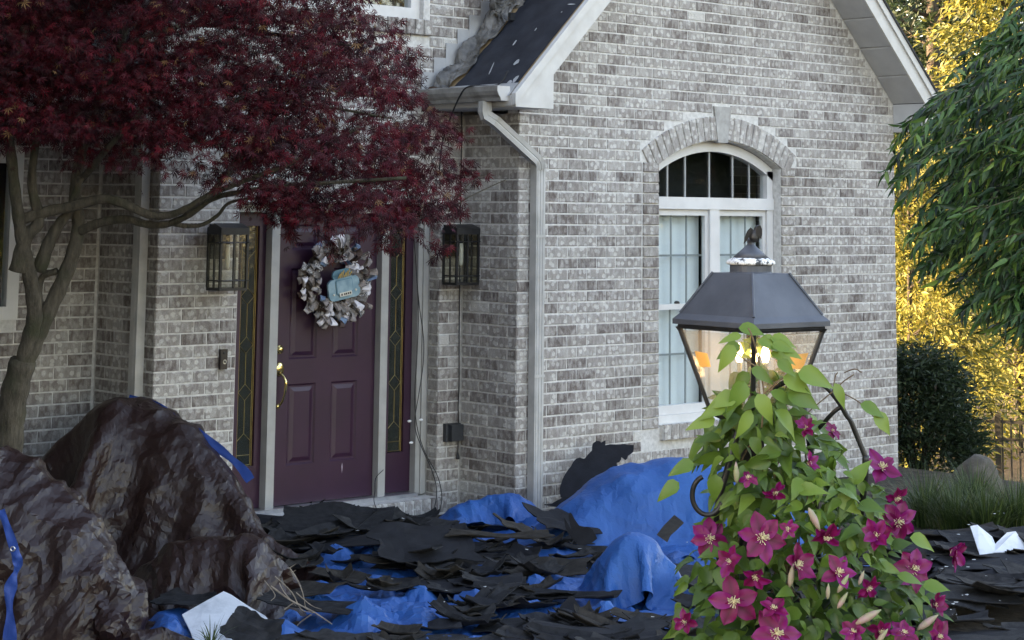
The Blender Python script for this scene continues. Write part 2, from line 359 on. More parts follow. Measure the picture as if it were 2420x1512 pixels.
# --- bricks
BR = []          # (wall, matrix 4x4, L, H, tone)
def tone():
    t = R.rand()
    return float(0.12 * R.rand()) if t < 0.14 else float(np.clip(R.normal(0.52, 0.2), 0.15, 1.0))
def bmat(pos, rot=0.0, tilt=0.0):
    return Matrix.Translation(Vector([float(q) for q in pos])) @ Matrix.Rotation(rot, 4, 'Z') @ Matrix.Rotation(tilt, 4, 'Y')
def course(wall, k, ivals, place, off, z0=None, h=None, brown_shade=0.0):
    """lay one course over intervals of u"""
    z = zj(k) if z0 is None else z0; h = CO if h is None else h
    for a, b in ivals:
        if b - a < 0.04: continue
        n0 = math.floor((a - off) / BL); cuts = [a] + [off + i * BL for i in range(n0 + 1, n0 + 400) if a + 0.035 < off + i * BL < b - 0.035] + [b]
        for u0, u1 in zip(cuts, cuts[1:]):
            L = u1 - u0 - HJ
            if L < 0.02: continue
            BR.append((wall, place((u0 + u1) / 2, z + h / 2), L, h - JT, tone() * (0.38 if brown_shade else 1.0)))  # left recess: browner bricks, with shade also put into their tone
front = lambda Y: (lambda u, z: bmat((u, Y, z)))
side = lambda X: (lambda u, z: bmat((X, -u, z), -math.pi / 2))     # faces -X, u = -Y
COLW = 0.186
for k in range(-3, 70):
    z0, z1 = zj(k), zj(k) + CO; zm = (z0 + z1) / 2
    a, b = XL, XR
    if z1 > 3.0: a = max(a, z1 - 3.30); b = min(b, 2 * MID - (z1 - 3.30))
    if b - a < 0.1: break
    hole = None
    if z1 > ZS0 - 0.13 and z0 < 2.50: hole = (WX0 - COLW, WX1 + COLW)
    if z0 < ZS0 - 0.115 < z1 or (z0 >= ZS0 - 0.14 and z0 < 2.50): hole = (WX0 - COLW, WX1 + COLW)
    if z1 > 2.50 and z0 < ARC_Z + ROUT:
        zz = z0
        hw = math.sqrt(max(ROUT ** 2 - (zz - ARC_Z) ** 2, 0.0)); hw = min(hw, 0.945)
        hole = (WC - hw - 0.004, WC + hw + 0.004) if hw > 0.03 else None
        if z1 > 2.87 and z0 < 2.94: hole = (min(hole[0] if hole else 9, WC - 0.11), max(hole[1] if hole else -9, WC + 0.11))
    elif z1 > 2.86 and z0 < 2.92: hole = (WC - 0.11, WC + 0.11)
    iv = [(a, b)] if hole is None else [(a, hole[0]), (hole[1], b)]
    course(gable_wall, k, iv, front(0.0), XL + (BL / 2 if k % 2 else 0))
for k in range(-3, 34):                              # side wall facing left
    course(side_wall, k, [(-YD + 0.012, -0.002)], side(XL), -0.002 - (BL / 2 if k % 2 == 0 else 0))
    if zj(k) + CO < DZ1 + 0.05:
        course(side_wall, k, [(-0.735, -YD - 0.004)], side(DX1), 0.5)
for k in range(-3, 56):
    z0, z1 = zj(k), zj(k) + CO
    a, b = XP, (XL if z1 < 2.84 else min(XR, max(XL, z1 - 3.46)))
    iv = [(a, b)]
    if z1 < DZ1 + 0.03: iv = [(a, DX0), (DX1, b)]
    if z1 > UZ0 - 0.125 and z0 < UZ1: iv = [(a, UX0 - 0.06), (UX1 + 0.06, b)]
    course(entry_wall, k, iv, front(YD), XP + (BL / 2 if k % 2 else 0))
for k in range(-3, 36):
    course(left_return, k, [(-YL + 0.012, -YD - 0.002)], side(XP), -YD - (BL / 2 if k % 2 == 0 else 0), brown_shade=1)
    z0, z1 = zj(k), zj(k) + CO
    iv = [(-5.0, XP - 0.012)]
    if z1 > LWZ0 - 0.06 and z0 < LWZ1: iv = [(-5.0, LWX0), (LWX1, XP - 0.012)]
    course(left_wall, k, iv, front(YL), XP + (BL / 2 if k % 2 else 0), brown_shade=1)
# stacked columns beside the window, arch ring, sill
for sgn, x0 in ((-1, WX0 - COLW), (1, WX1)):
    for k in range(5, 31):
        z0 = zj(k)
        if z0 > 2.47: break
        BR.append((gable_wall, bmat((x0 + COLW / 2 + (0.004 if sgn < 0 else -0.004), -0.008, z0 + CO / 2)), COLW - 0.012, CO - JT, tone()))
NV = 11
for sgn in (-1, 1):
    a0 = 0.062 / 1.516; da = (AMAX - a0) / NV
    for i in range(NV):
        a = sgn * (a0 + (i + 0.5) * da); r_ = (RIN + ROUT) / 2
        BR.append((gable_wall, bmat((WC + r_ * math.sin(a), -0.008, ARC_Z + r_ * math.cos(a)), 0, a - math.pi / 2), ROUT - RIN - 0.006, da * r_ - 0.008, 0.45 + 0.5 * tone()))
n = 17; sw = (2.735 - 1.262) / n
for i in range(n): BR.append((gable_wall, bmat((1.262 + (i + 0.5) * sw, -0.045, 0.417), 0, math.pi / 2), 0.118, sw - 0.008, tone()))
n = 18; sw = 1.57 / n
for i in range(n): BR.append((entry_wall, bmat((-2.155 + (i + 0.5) * sw, YD - 0.03, 3.435), 0, math.pi / 2), 0.115, sw - 0.008, tone()))
n = 23; sw = 1.85 / n                                # door step
for i in range(n): BR.append((entry_wall, bmat((-2.26 + (i + 0.5) * sw, YD - 0.075, -0.03), 0, math.pi / 2), 0.105, sw - 0.008, tone()))
sm = MB(); sm.box(-2.26, -0.41, YD - 0.068, 0.80, -0.3, 0.018); sm.obj('door_step', MORTAR, house)
sm = MB(); sm.box(1.265, 2.73, -0.036, 0.10, 0.362, 0.470); sm.obj('sill_bed', MORTAR, house)
def brick_geo(L, H, rs, depth=0.022):
    j = lambda s_: rs.uniform(-s_, s_)
    v = []
    for yy, ins in ((0.0, 0.0045), (0.0065, 0.0), (depth, 0.0)):
        for sx, sz in ((-1, -1), (1, -1), (1, 1), (-1, 1)):
            q = 0.0022 if yy < 0.01 else 0.0
            v.append((sx * (L / 2 - ins) + j(q), yy + (j(0.0018) if yy == 0 else 0), sz * (H / 2 - ins) + j(q * 0.8)))
    f = [(0, 1, 2, 3)]
    for o in (0, 4):
        for i in range(4): f.append((o + i, o + i + 4, o + (i + 1) % 4 + 4, o + (i + 1) % 4))
    return v, f
def brick_area(e):
    p = e[1].translation; x, y, z = seen(p)
    if not (-20 < x < 2440 and -20 < y < 1530) or p.z < 0.0: return 0
    if x < 1075 and y < 560: return 0                 # behind the maple crown
    if x < 610 and y > 930 + max(0, (x - 330)) * 0.8: return 0
    if x < 70 or (1610 < x < 1960 and 640 < y): return 0
    wx = abs((np.array(e[1].to_3x3() @ Vector((1, 0, 0))) @ rt)) * e[2]
    return wx * e[3] / z ** 2
order = sorted(range(len(BR)), key=lambda i: -brick_area(BR[i]))
single = set(order[:300])
cache = {}; rest = MB()
for i, (wall, mt, L, H, t) in enumerate(BR):
    if i in single:
        key = (round(L, 3), round(H, 3), rng.randrange(24))
        if key not in cache:
            q = MB(); v, f = brick_geo(L, H, rng); q.add(v, f, t); cache[key] = q.mesh('brick', BRICK)
        o = link('brick', cache[key], wall); o.matrix_local = mt
    else:
        v, f = brick_geo(L, H, rng); rest.add([mt @ Vector(p) for p in v], f, t)
rest.obj('brickwork', BRICK, house, kind='stuff')
# keystone
k_ = MB(); k_.prism([(WC - 0.058, 2.655), (WC + 0.058, 2.655), (WC + 0.105, 2.945), (WC - 0.105, 2.945)], 1, -0.014, 0.02); k_.obj('keystone', STONE, house)

# --- arched front window
win = MB()
YF = 0.085
def arch_strip(mb, r0, r1, x0, x1, ya, yb, n=20):
    xs = np.linspace(x0, x1, n)
    for a, b in zip(xs, xs[1:]): mb.prism([(a, arch_z(a, r0)), (b, arch_z(b, r0)), (b, arch_z(b, r1)), (a, arch_z(a, r1))], 1, ya, yb)
TR0, TR1 = 2.12, 2.215                                # transom rail
xf0, xf1 = WX0 + 0.004, WX1 - 0.004
win.box(xf0, xf0 + 0.075, YF, 0.16, 0.47, 2.44); win.box(xf1 - 0.075, xf1, YF, 0.16, 0.47, 2.44)
arch_strip(win, RIN - 0.085, RIN - 0.006, xf0, xf1, YF, 0.16)
win.box(xf0, xf1, YF - 0.012, 0.16, TR0, TR1)
win.box(xf0, xf1, YF - 0.02, 0.16, 0.455, 0.53)
CX0, CX1 = 1.905, 2.075
win.box(CX0 + 0.03, CX1 - 0.03, YF - 0.006, 0.16, 0.53, TR0)
window = win.obj('window', VINYL, house)
t = MB(); t.box(WX0, WX1, 0.165, 0.20, 0.40, 2.68); # inner stop ring is hidden by the frame: only thin returns
for (a, b) in ((xf0 + 0.075, CX0 + 0.03), (CX1 - 0.03, xf1 - 0.075)):
    s = MB()                                          # double-hung sashes
    s.box(a, a + 0.035, YF + 0.02, 0.14, 0.53, TR0); s.box(b - 0.035, b, YF + 0.02, 0.14, 0.53, TR0)
    s.box(a, b, YF + 0.019, 0.14, TR0 - 0.05, TR0 - 0.001); s.box(a, b, YF + 0.012, 0.14, 1.335, 1.378); s.box(a, b, YF + 0.012, 0.14, 0.531, 0.60)
    sash = s.obj('sash', VINYL, window)
    gl = MB(); gl.box(a + 0.035, b - 0.035, YF + 0.040, YF + 0.044, 1.378, TR0 - 0.05); gl.obj('pane', PANE, window)
    gl = MB(); gl.box(a + 0.035, b - 0.035, YF + 0.050, YF + 0.054, 0.60, 1.335); gl.obj('pane', PANE, window)
    for f_ in (1 / 3, 2 / 3):
        xm = a + 0.035 + (b - a - 0.07) * f_
        q = MB(); q.box(xm - 0.008, xm + 0.008, YF + 0.056, YF + 0.062, 1.379, TR0 - 0.05); q.obj('muntin', MUNT, window)
        q = MB(); q.box(xm - 0.008, xm + 0.008, YF + 0.066, YF + 0.072, 0.60, 1.334); q.obj('muntin', MUNT, window)
    for zz, yy in ((1.755, 0.057), (0.985, 0.067)):
        q = MB(); q.box(a + 0.035, b - 0.035, YF + yy, YF + yy + 0.004, zz - 0.008, zz + 0.008); q.obj('muntin', MUNT, window)
    q = MB(); q.lathe([(0.022, 1.379), (0.022, 1.392), (0.012, 1.400), (0.001, 1.401)], ((a + b) / 2 - 0.05, YF + 0.03, 0), 12); q.obj('sash_lock', BLACKM, window)
    bl = MB(); n = 40; xs = np.linspace(a - 0.01, b + 0.01, n); P = np.array([[(x, 0.215 + 0.006 * math.sin(x * 34), z) for x in xs] for z in (0.50, TR0 + 0.03)])
    bl.grid(P); bl.obj('window_shade', SHADE, window, True)
gl = MB(); arch_strip(gl, 1.0e-6, RIN - 0.085, xf0 + 0.075, xf1 - 0.075, YF + 0.040, YF + 0.044, 24)
gl = MB(); xs = np.linspace(xf0 + 0.07, xf1 - 0.07, 24)
for a, b in zip(xs, xs[1:]): gl.prism([(a, TR1), (b, TR1), (b, arch_z(b, RIN - 0.082)), (a, arch_z(a, RIN - 0.082))], 1, YF + 0.04, YF + 0.044)
gl.obj('pane', PANE, window)
for xm in (1.47, 1.677, 1.967, 2.253, 2.46):
    q = MB(); q.box(xm - 0.008, xm + 0.008, YF + 0.03, YF + 0.039, TR1, arch_z(xm, RIN - 0.08)); q.obj('muntin', MUNT, window)
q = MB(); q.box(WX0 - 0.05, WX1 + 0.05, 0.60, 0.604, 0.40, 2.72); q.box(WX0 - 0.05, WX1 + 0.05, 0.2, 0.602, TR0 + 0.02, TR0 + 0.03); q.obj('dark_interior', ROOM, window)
q = MB(); q.box(WX0, WX1, 0.161, 0.2, 2.44, 2.46)

# --- rake boards, returns, soffits, roof
OV = -0.33
def mirror(poly): return [(2 * MID - x, z) for x, z in poly][::-1]
def slope_poly(x0, x1, lo, hi): return [(x0, lo + x0), (x1, lo + x1), (x1, hi + x1), (x0, hi + x0)]
for side_ in (0, 1):
    mir = mirror if side_ else (lambda p: p)
    q = MB(); q.prism(mir([(-0.60, 2.82), (-0.232, 2.82), (-0.232, 3.30 - 0.232), (MID, 3.30 + MID), (MID, 3.47 + MID), (-0.60, 3.47 - 0.60)]), 1, OV - 0.016, OV); q.obj('rake_board', TRIM, house)
    q = MB(); q.prism(mir(slope_poly(-0.62, MID, 3.455, 3.535)), 1, OV - 0.034, OV + 0.01); q.obj('rake_moulding', TRIM, house)
    # rake soffit panels
    e = MB(); xs = np.arange(-0.23, MID, 0.235)
    sof = None
    for i, x0 in enumerate(xs):
        x1 = min(x0 + 0.219, MID)
        e = MB(); e.prism(mir(slope_poly(x0, x1, 3.302, 3.318)), 1, OV + 0.001, -0.001 + (0 if x0 < 0 else 0)); e.obj('soffit_panel', SOFFIT, house)
    q = MB(); q.prism(mir([(-0.598, 2.822), (-0.234, 2.822), (-0.234, 3.066), (-0.598, 2.87)]), 1, OV + 0.0015, -0.002); q.obj('cornice_return', TRIM if side_ == 0 else SOFFIT, house)
    # roof deck
    q = MB(); q.prism(mir(slope_poly(-0.575, MID, 3.47, 3.515)), 1, OV + 0.003, YD - 0.004); roof = q.obj('roof', PLY if side_ == 0 else DARKROOF, house)
    if side_ == 0: roof_l = roof
    else:
        q = MB(); q.prism(mir(slope_poly(-0.64, MID + 0.02, 3.5365, 3.562)), 1, OV - 0.045, YD - 0.005); q.obj('roof_covering', DARKROOF, house)
q = MB(); q.box(-0.60, XL - 0.001, 0.0, YD - 0.003, 2.824, 2.84); q.obj('eave_soffit', SOFFIT, house)
q = MB(); q.box(-0.615, -0.60, OV + 0.02, YD - 0.005, 2.83, 2.905); q.obj('fascia', TRIM, house)
def on_roof(x, y, h=0.0): return (x - h * 0.7071, y, 3.515 + x + h * 0.7071)
# felt underlayment with torn edges, drip edge, crumpled flashing, step flashing
nx, ny = 60, 40; P = np.zeros((ny, nx, 3))
for j in range(ny):
    for i in range(nx):
        x = -0.545 + 0.76 * i / (nx - 1); yb = 0.40 + 0.03 * mnoise.noise((x * 6, 3.1, 0)) + 0.02 * mnoise.noise((x * 17, 1.1, 0))
        y = (OV + 0.045) + (yb - OV - 0.045) * j / (ny - 1)
        if i == nx - 1: x += 0.03 * mnoise.noise((y * 9, 0, 5))
        P[j, i] = on_roof(x, y, 0.004 + 0.004 * abs(mnoise.noise((x * 7, y * 5, 2))))
q = MB(); q.grid(P); q.obj('underlayment', FELT, house)
q = MB(); q.prism([(-0.625, 2.885), (-0.535, 2.975), (-0.535, 2.984), (-0.633, 2.886)], 1, OV + 0.03, YD - 0.02)
q.v = [(x, y, z + 0.012) for x, y, z in q.v]; q.obj('drip_edge', PLATE, house)
TEAR = M('torn_felt_paper', (0.30, 0.30, 0.30), (0.46, 0.46, 0.45), 0.9, scale=20)
for (x, y, l, wd_, an) in ((-0.40, 0.13, 0.13, 0.012, 0.5), (-0.36, -0.10, 0.05, 0.045, 0.9), (-0.10, -0.02, 0.028, 0.012, 0.2), (0.03, -0.16, 0.012, 0.012, 0.4), (0.09, -0.2, 0.10, 0.01, 1.5),
                           (-0.20, 0.1, 0.05, 0.02, 0.2), (0.17, 0.05, 0.40, 0.022, 1.55), (0.20, -0.25, 0.06, 0.05, 0.3), (-0.50, -0.24, 0.06, 0.04, 0.2), (-0.52, -0.20, 0.05, 0.03, 1.2)):
    q = MB(); pts = []
    for k in range(9):
        a = 2 * math.pi * k / 9; rr = 1 + 0.35 * (rng.random() - 0.5); u, v_ = l / 2 * math.cos(a) * rr, wd_ / 2 * math.sin(a) * rr
        pts.append(on_roof(x + u * math.cos(an) - v_ * math.sin(an), y + u * math.sin(an) + v_ * math.cos(an), 0.012))
    q.add(pts, [tuple(range(9))]); q.obj('paper_scrap', TEAR, roof_l)
def crumple(u, v, s):
    n = lambda a, b, c: mnoise.noise((a, b, c))
    return (abs(n(u * 7, v * 7, s)) * 0.5 + abs(n(u * 15, v * 15, s + 4)) * 0.3 + abs(n(u * 31, v * 31, s + 9)) * 0.15)
nu, nv = 90, 16; P = np.zeros((nv, nu, 3))
for i in range(nu):
    x = -0.60 + 0.95 * i / (nu - 1)
    for j in range(nv):
        f_ = j / (nv - 1); y = 0.39 + 0.03 * math.sin(x * 21) + f_ * (YD - 0.01 - 0.39 - 0.03 * math.sin(x * 21))
        ridge = 0.07 * math.exp(-((f_ - 0.72) / 0.2) ** 2) * (0.55 + 0.45 * math.sin(x * 26 + 2 * f_))
        P[j, i] = on_roof(x + 0.02 * mnoise.noise((x * 9, f_ * 5, 1)), y, 0.012 + ridge + 0.11 * crumple(x, f_ * 0.25, 2.0))
q = MB(); q.grid(P); q.obj('crumpled_flashing', FLASH, house, False)
for i in range(9):
    x = -0.56 + i * 0.115
    q = MB(); q.box(x - 0.115, x + 0.035, YD - 0.012 - 0.0015 * (i % 3), YD - 0.008 - 0.0015 * (i % 3), 3.50 + x, 3.50 + x + 0.165); q.obj('step_flashing', PLATE, house)
nu, nv = 30, 30; P = np.zeros((nv, nu, 3)); c0 = atY(1185, -2, YD - 0.16)     # sheet of bent metal curled up the wall
for j in range(nv):
    for i in range(nu):
        u, v_ = i / (nu - 1) - 0.5, j / (nv - 1) - 0.5; a = u * 3.6
        P[j, i] = (c0[0] + 0.15 * math.sin(a) + 0.03 * mnoise.noise((u * 5, v_ * 5, 0)), c0[1] + 0.11 * math.cos(a) - 0.08 + 0.05 * crumple(u, v_, 7), c0[2] + 0.30 * v_ + 0.12 * abs(u) + 0.05 * mnoise.noise((u * 6, v_ * 6, 4)))
q = MB(); q.grid(P); q.obj('bent_metal_sheet', FLASH, house)
q = MB(); q.box(c0[0] - 0.02, c0[0] + 0.025, c0[1] - 0.13, c0[1] - 0.1, c0[2] - 0.17, c0[2] - 0.11); q.obj('clip', BLACKM, house)
# --- gutter and downspouts
gp = [(-0.602, 2.965), (-0.602, 2.862), (-0.685, 2.862), (-0.693, 2.885), (-0.712, 2.905), (-0.722, 2.93), (-0.722, 2.966), (-0.712, 2.972), (-0.708, 2.966), (-0.714, 2.96), (-0.714, 2.932), (-0.705, 2.91), (-0.686, 2.89), (-0.68, 2.868), (-0.608, 2.868), (-0.608, 2.965)]
q = MB(); v0 = [(x, OV + 0.05, z) for x, z in gp]; v1 = [(x, YD - 0.01, z) for x, z in gp]; n = len(gp)
q.add(v0 + v1, [(i, i + n, (i + 1) % n + n, (i + 1) % n) for i in range(n)]); gut = q.obj('gutter', GUTTERM, house)
q = MB(); q.prism([p for p in gp[:7]], 1, OV + 0.044, OV + 0.05); q.obj('end_cap', TRIM, gut)
LEAFLIT = M('leaf_litter', (0.03, 0.018, 0.012), (0.10, 0.055, 0.03), 0.95, scale=40, bump=0.8, bscale=50)
q = MB(); n1 = 40; P = np.zeros((5, n1, 3))
for i in range(n1):
    for j in range(5): y = 0.02 + 0.56 * i / n1; P[j, i] = (-0.61 - 0.022 * j, y, 2.935 + 0.055 * abs(mnoise.noise((y * 11, j * 0.6, 0))) + 0.03 * (i / n1) * (1 if j in (1, 2, 3) else 0))
q.grid(P); q.obj('leaf_litter', LEAFLIT, gut)
def rect_pipe(path, a, b, mat, name, parent, n=1):
    """rectangular pipe; a across (level), b the other way; each path point carries its across vector"""
    q = MB(); vs_ = []
    for i, (p, ac) in enumerate(path):
        p = np.array(p, float); ac = np.array(ac, float); ac /= np.linalg.norm(ac)
        t = np.array(path[min(i + 1, len(path) - 1)][0], float) - np.array(path[max(i - 1, 0)][0], float); t /= np.linalg.norm(t)
        ac = ac - t * (ac @ t); ac /= np.linalg.norm(ac); d = np.cross(t, ac)
        rib = [(-1, -1), (-0.5, -1), (-0.42, -0.88), (-0.12, -0.88), (-0.05, -1), (0.05, -1), (0.12, -0.88), (0.42, -0.88), (0.5, -1), (1, -1), (1, -0.2), (0.9, 0), (1, 0.2), (1, 1), (-1, 1), (-1, 0.2), (-0.9, 0), (-1, -0.2)]
        vs_ += [p + ac * (u * a / 2) + d * (w_ * b / 2) for u, w_ in rib]
    n = 18; m_ = len(path)
    q.add(vs_, [(i * n + k, i * n + (k + 1) % n, (i + 1) * n + (k + 1) % n, (i + 1) * n + k) for i in range(m_ - 1) for k in range(n)] + [tuple(range(n)), tuple(range((m_ - 1) * n, m_ * n))])
    return q.obj(name, mat, parent)
s0 = atX(1146, 252, -0.655); ax = np.array([1, 0, 0.0]); dg = np.array([0.55, -0.40 - s0[1] * 0, 0])
A = np.array([-0.655, s0[1], 2.865]); B = np.array([-0.655, s0[1], 2.79]); Cc = np.array([-0.60, s0[1] - 0.03, 2.73]); Dd = np.array([-0.155, -0.075, 2.47]); Ee = np.array([-0.095, -0.058, 2.40]); Ff = np.array([-0.095, -0.045, 0.0])
acv = np.cross(Dd - Cc, [0, 0, 1.0]); acv = -acv / np.linalg.norm(acv)
if acv @ np.array([0, -1.0, 0]) > 0: pass
pth = [(A, (0.25, 1, 0)), (B, (0.25, 1, 0)), (B + np.array([0.006, -0.004, -0.03]), (0.25, 1, 0)), (Cc, (0.3, 1, 0)), (Dd, (0.35, 1, 0)), ((Dd + Ee) / 2 + np.array([0.006, 0, 0.012]), (0.4, 1, 0)), (Ee, (0.5, 1, 0))]
DSM = PIPE
dsp = rect_pipe(pth, 0.075, 0.075, DSM, 'downspout_elbow', house)
q = MB(); q.box(-0.140, -0.050, -0.080, -0.012, -0.05, 2.44); ds = q.obj('downspout', PIPE, house)
for x in (-0.122, -0.095, -0.068):
    q = MB(); q.box(x - 0.006, x + 0.006, -0.084, -0.0802, -0.05, 2.43); q.obj('rib', PIPE, ds)
for zz in (0.9, 1.9):
    q = MB(); q.box(-0.146, -0.044, -0.0855, -0.0845, zz, zz + 0.02); q.obj('strap', PIPE, ds)
q = MB(); q.box(XP - 0.075, XP - 0.012, 0.715, 0.80, -0.05, 5.6); ds = q.obj('downspout', PIPE, house)
q = MB(); q.box(XP - 0.0765, XP - 0.0752, 0.745, 0.77, -0.05, 5.6); q.obj('rib', PIPE, ds)

# --- upper window and left window
def plain_window(x0, x1, z0, z1, Y, name='window'):
    q = MB(); t_ = 0.085
    q.box(x0, x0 + t_, Y + 0.05, Y + 0.13, z0, z1); q.box(x1 - t_, x1, Y + 0.05, Y + 0.13, z0, z1); q.box(x0 + t_, x1 - t_, Y + 0.05, Y + 0.13, z0, z0 + t_); q.box(x0 + t_, x1 - t_, Y + 0.05, Y + 0.13, z1 - t_, z1)
    q.box((x0 + x1) / 2 - 0.04, (x0 + x1) / 2 + 0.04, Y + 0.055, Y + 0.125, z0 + t_, z1 - t_)
    w_ = q.obj(name, VINYL, house)
    q = MB(); q.box(x0 + t_, x1 - t_, Y + 0.085, Y + 0.09, z0 + t_, z1 - t_); q.obj('pane', PANE, w_)
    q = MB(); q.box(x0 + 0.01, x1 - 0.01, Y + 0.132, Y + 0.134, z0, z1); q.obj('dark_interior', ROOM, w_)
    return w_
plain_window(UX0, UX1, UZ0, UZ1, YD)
plain_window(LWX0, LWX1, LWZ0 - 0.05, LWZ1, YL - 0.065)

# --- front door with sidelights
DO = MB(); YM, YS = 0.725, 0.785                       # mullion front, slab front
DL, DR = -1.835, -0.92
unit = None
q = MB()
for a, b in ((DL - 0.068, DL), (DR, DR + 0.066)): q.box(a, b, YM, 0.86, 0.03, DZ1 - 0.07)
q.box(-0.565, DX1 - 0.004, YM + 0.01, 0.86, 0.03, DZ1); q.box(DX0 + 0.004, -2.19, YM + 0.01, 0.86, 0.03, DZ1)
q.box(-0.525, -0.505, YM - 0.004, YM + 0.009, 0.03, DZ1)
q.box(-2.19, -0.565, YM + 0.005, 0.86, DZ1 - 0.07, DZ1)
frame = q.obj('door_frame', JAMB, house)
q = MB(); q.box(-2.19, -0.565, YM - 0.03, 0.86, 0.019, 0.045); q.obj('threshold', ALU, house)
# door slab with six raised panels
xs_p = [(-1.69, -1.45), (-1.315, -1.08)]; zs_p = [(0.315, 0.87), (1.04, 1.67), (1.80, 1.975)]
q = MB(); zt = DZ1 - 0.075
q.box(DL + 0.003, DR - 0.003, YS + 0.012, YS + 0.045, 0.05, zt)
xa = [DL + 0.003, xs_p[0][0], xs_p[0][1], xs_p[1][0], xs_p[1][1], DR - 0.003]; za = [0.05] + [z for p in zs_p for z in p] + [zt]
for i in range(5):
    for j in range(len(za) - 1):
        if i in (1, 3) and j % 2 == 1: continue
        x0, x1, z0, z1 = xa[i], xa[i + 1], za[j], za[j + 1]
        q.add([(x0, YS, z0), (x1, YS, z0), (x1, YS, z1), (x0, YS, z1)], [(0, 1, 2, 3)])
door = q.obj('front_door', PLUM, house)
for a, b in xs_p:
    for c, d in zs_p:
        q = MB(); rings = [(0, YS), (0.012, YS + 0.011), (0.024, YS + 0.011), (0.052, YS + 0.002)]
        vs_ = []
        for ins, yy in rings: vs_ += [(a + ins, yy, c + ins), (b - ins, yy, c + ins), (b - ins, yy, d - ins), (a + ins, yy, d - ins)]
        fs_ = [(o + k, o + (k + 1) % 4, o + 4 + (k + 1) % 4, o + 4 + k) for o in (0, 4, 8) for k in range(4)] + [(12, 13, 14, 15)]
        q.add(vs_, fs_); q.obj('panel', PLUM, door)
q = MB(); c = (-1.775, 0, 1.113)
q.lathe([(0.030, YS - 0.001), (0.033, YS - 0.006), (0.028, YS - 0.014), (0.019, YS - 0.016), (0.019, YS - 0.024), (0.008, YS - 0.026)], c, 24, 'y'); q.obj('deadbolt', BRASS, door, True)
q = MB(); q.lathe([(0.035, YS - 0.001), (0.038, YS - 0.006), (0.030, YS - 0.016), (0.012, YS - 0.02)], (0, 0, 0), 24, 'y')
q.v = [(x - 1.772, y, z * 1.35 + 0.978) for x, y, z in q.v]; hs = q.obj('handle_set', BRASS, door, True)
q = MB(); q.tube(spline([(-1.772, YS - 0.012, 0.955), (-1.765, YS - 0.045, 0.93), (-1.757, YS - 0.062, 0.895), (-1.757, YS - 0.060, 0.84), (-1.765, YS - 0.045, 0.77), (-1.778, YS - 0.02, 0.728)], 6), [0.009] * 12 + [0.011] * 8 + [0.008] * 11, 10); q.obj('grip', BRASS, hs, True)
q = MB(); q.lathe([(0.016, YS - 0.001), (0.018, YS - 0.01), (0.010, YS - 0.022)], (-1.781, 0, 0.725), 16, 'y'); q.obj('grip_mount', BRASS, hs, True)
SCUFF = M('pale_scuff', (0.42, 0.36, 0.42), None, 0.8)
q = MB(); q.add([(-1.205, YS - 0.0006, 0.275), (-1.199, YS - 0.0006, 0.30), (-1.196, YS - 0.0006, 0.265), (-1.200, YS - 0.0006, 0.225)], [(0, 3, 2, 1)]); q.obj('scuff', SCUFF, door)
DARKHALL = M('dark_hall', (0.02, 0.024, 0.02), None, 0.6)  # sheet behind the pane, coloured dark for the unlit hall
for xc, s in ((-0.715, 1), (-2.04, -1)):
    x0, x1 = (DR + 0.066, -0.565) if s > 0 else (-2.19, DL - 0.068)
    g0, g1, gz0, gz1 = xc - 0.072, xc + 0.072, 0.335, 1.965
    q = MB(); Y0 = YS + 0.012
    q.box(x0, g0 - 0.02, Y0, Y0 + 0.04, 0.05, DZ1 - 0.075); q.box(g1 + 0.02, x1, Y0, Y0 + 0.04, 0.05, DZ1 - 0.075); q.box(g0 - 0.02, g1 + 0.02, Y0, Y0 + 0.04, 0.05, gz0 - 0.02); q.box(g0 - 0.02, g1 + 0.02, Y0, Y0 + 0.04, gz1 + 0.02, DZ1 - 0.075)
    sl = q.obj('sidelight', PLUM, house)
    q = MB()
    for a, b, c, d in ((g0 - 0.03, g0, gz0 - 0.03, gz1 + 0.03), (g1, g1 + 0.03, gz0 - 0.03, gz1 + 0.03)): q.box(a, b, Y0 - 0.012, Y0 + 0.01, c, d)
    q.box(g0, g1, Y0 - 0.0115, Y0 + 0.01, gz0 - 0.03, gz0); q.box(g0, g1, Y0 - 0.0115, Y0 + 0.01, gz1, gz1 + 0.03); q.obj('moulding', PLUM, sl)
    q = MB(); q.box(g0, g1, Y0 + 0.012, Y0 + 0.017, gz0, gz1); q.obj('pane', LEADED, sl)
    q = MB(); q.box(g0 - 0.1, g1 + 0.1, Y0 + 0.12, Y0 + 0.124, gz0 - 0.2, gz1 + 0.1); q.obj('dark_interior', DARKHALL, sl)
    came = MB(); yc = Y0 + 0.010; rr = 0.0019
    L0, L1 = xc - 0.056, xc + 0.056
    seg = lambda *p: came.tube([(x, yc, z) for x, z in p], rr, 6)
    seg((L0, gz0 + 0.01), (L0, gz1 - 0.01)); seg((L1, gz0 + 0.01), (L1, gz1 - 0.01)); seg((L0 - 0.012, gz0), (L0 - 0.012, gz1)); seg((L1 + 0.012, gz0), (L1 + 0.012, gz1))
    seg((L0, gz0 + 0.008), (L1, gz0 + 0.008)); seg((L0, 0.41), (L1, 0.41)); dz = 0.056
    ds_ = [1.483, 1.151, 0.832]; last = None
    seg((L0, 1.74 + dz), (xc, 1.74)); seg((xc, 1.74), (L1, 1.74 + dz)); seg((L0, 1.92), (L1, 1.92)); last = 1.74
    for zc in ds_:
        seg((xc, last), (xc, zc + dz)); seg((xc, zc + dz), (L1, zc), (xc, zc - dz), (L0, zc), (xc, zc + dz)); last = zc - dz
    seg((xc, last), (xc, 0.555)); seg((L0, 0.505), (xc, 0.555), (L1, 0.505)); came.obj('came', CAME, sl)
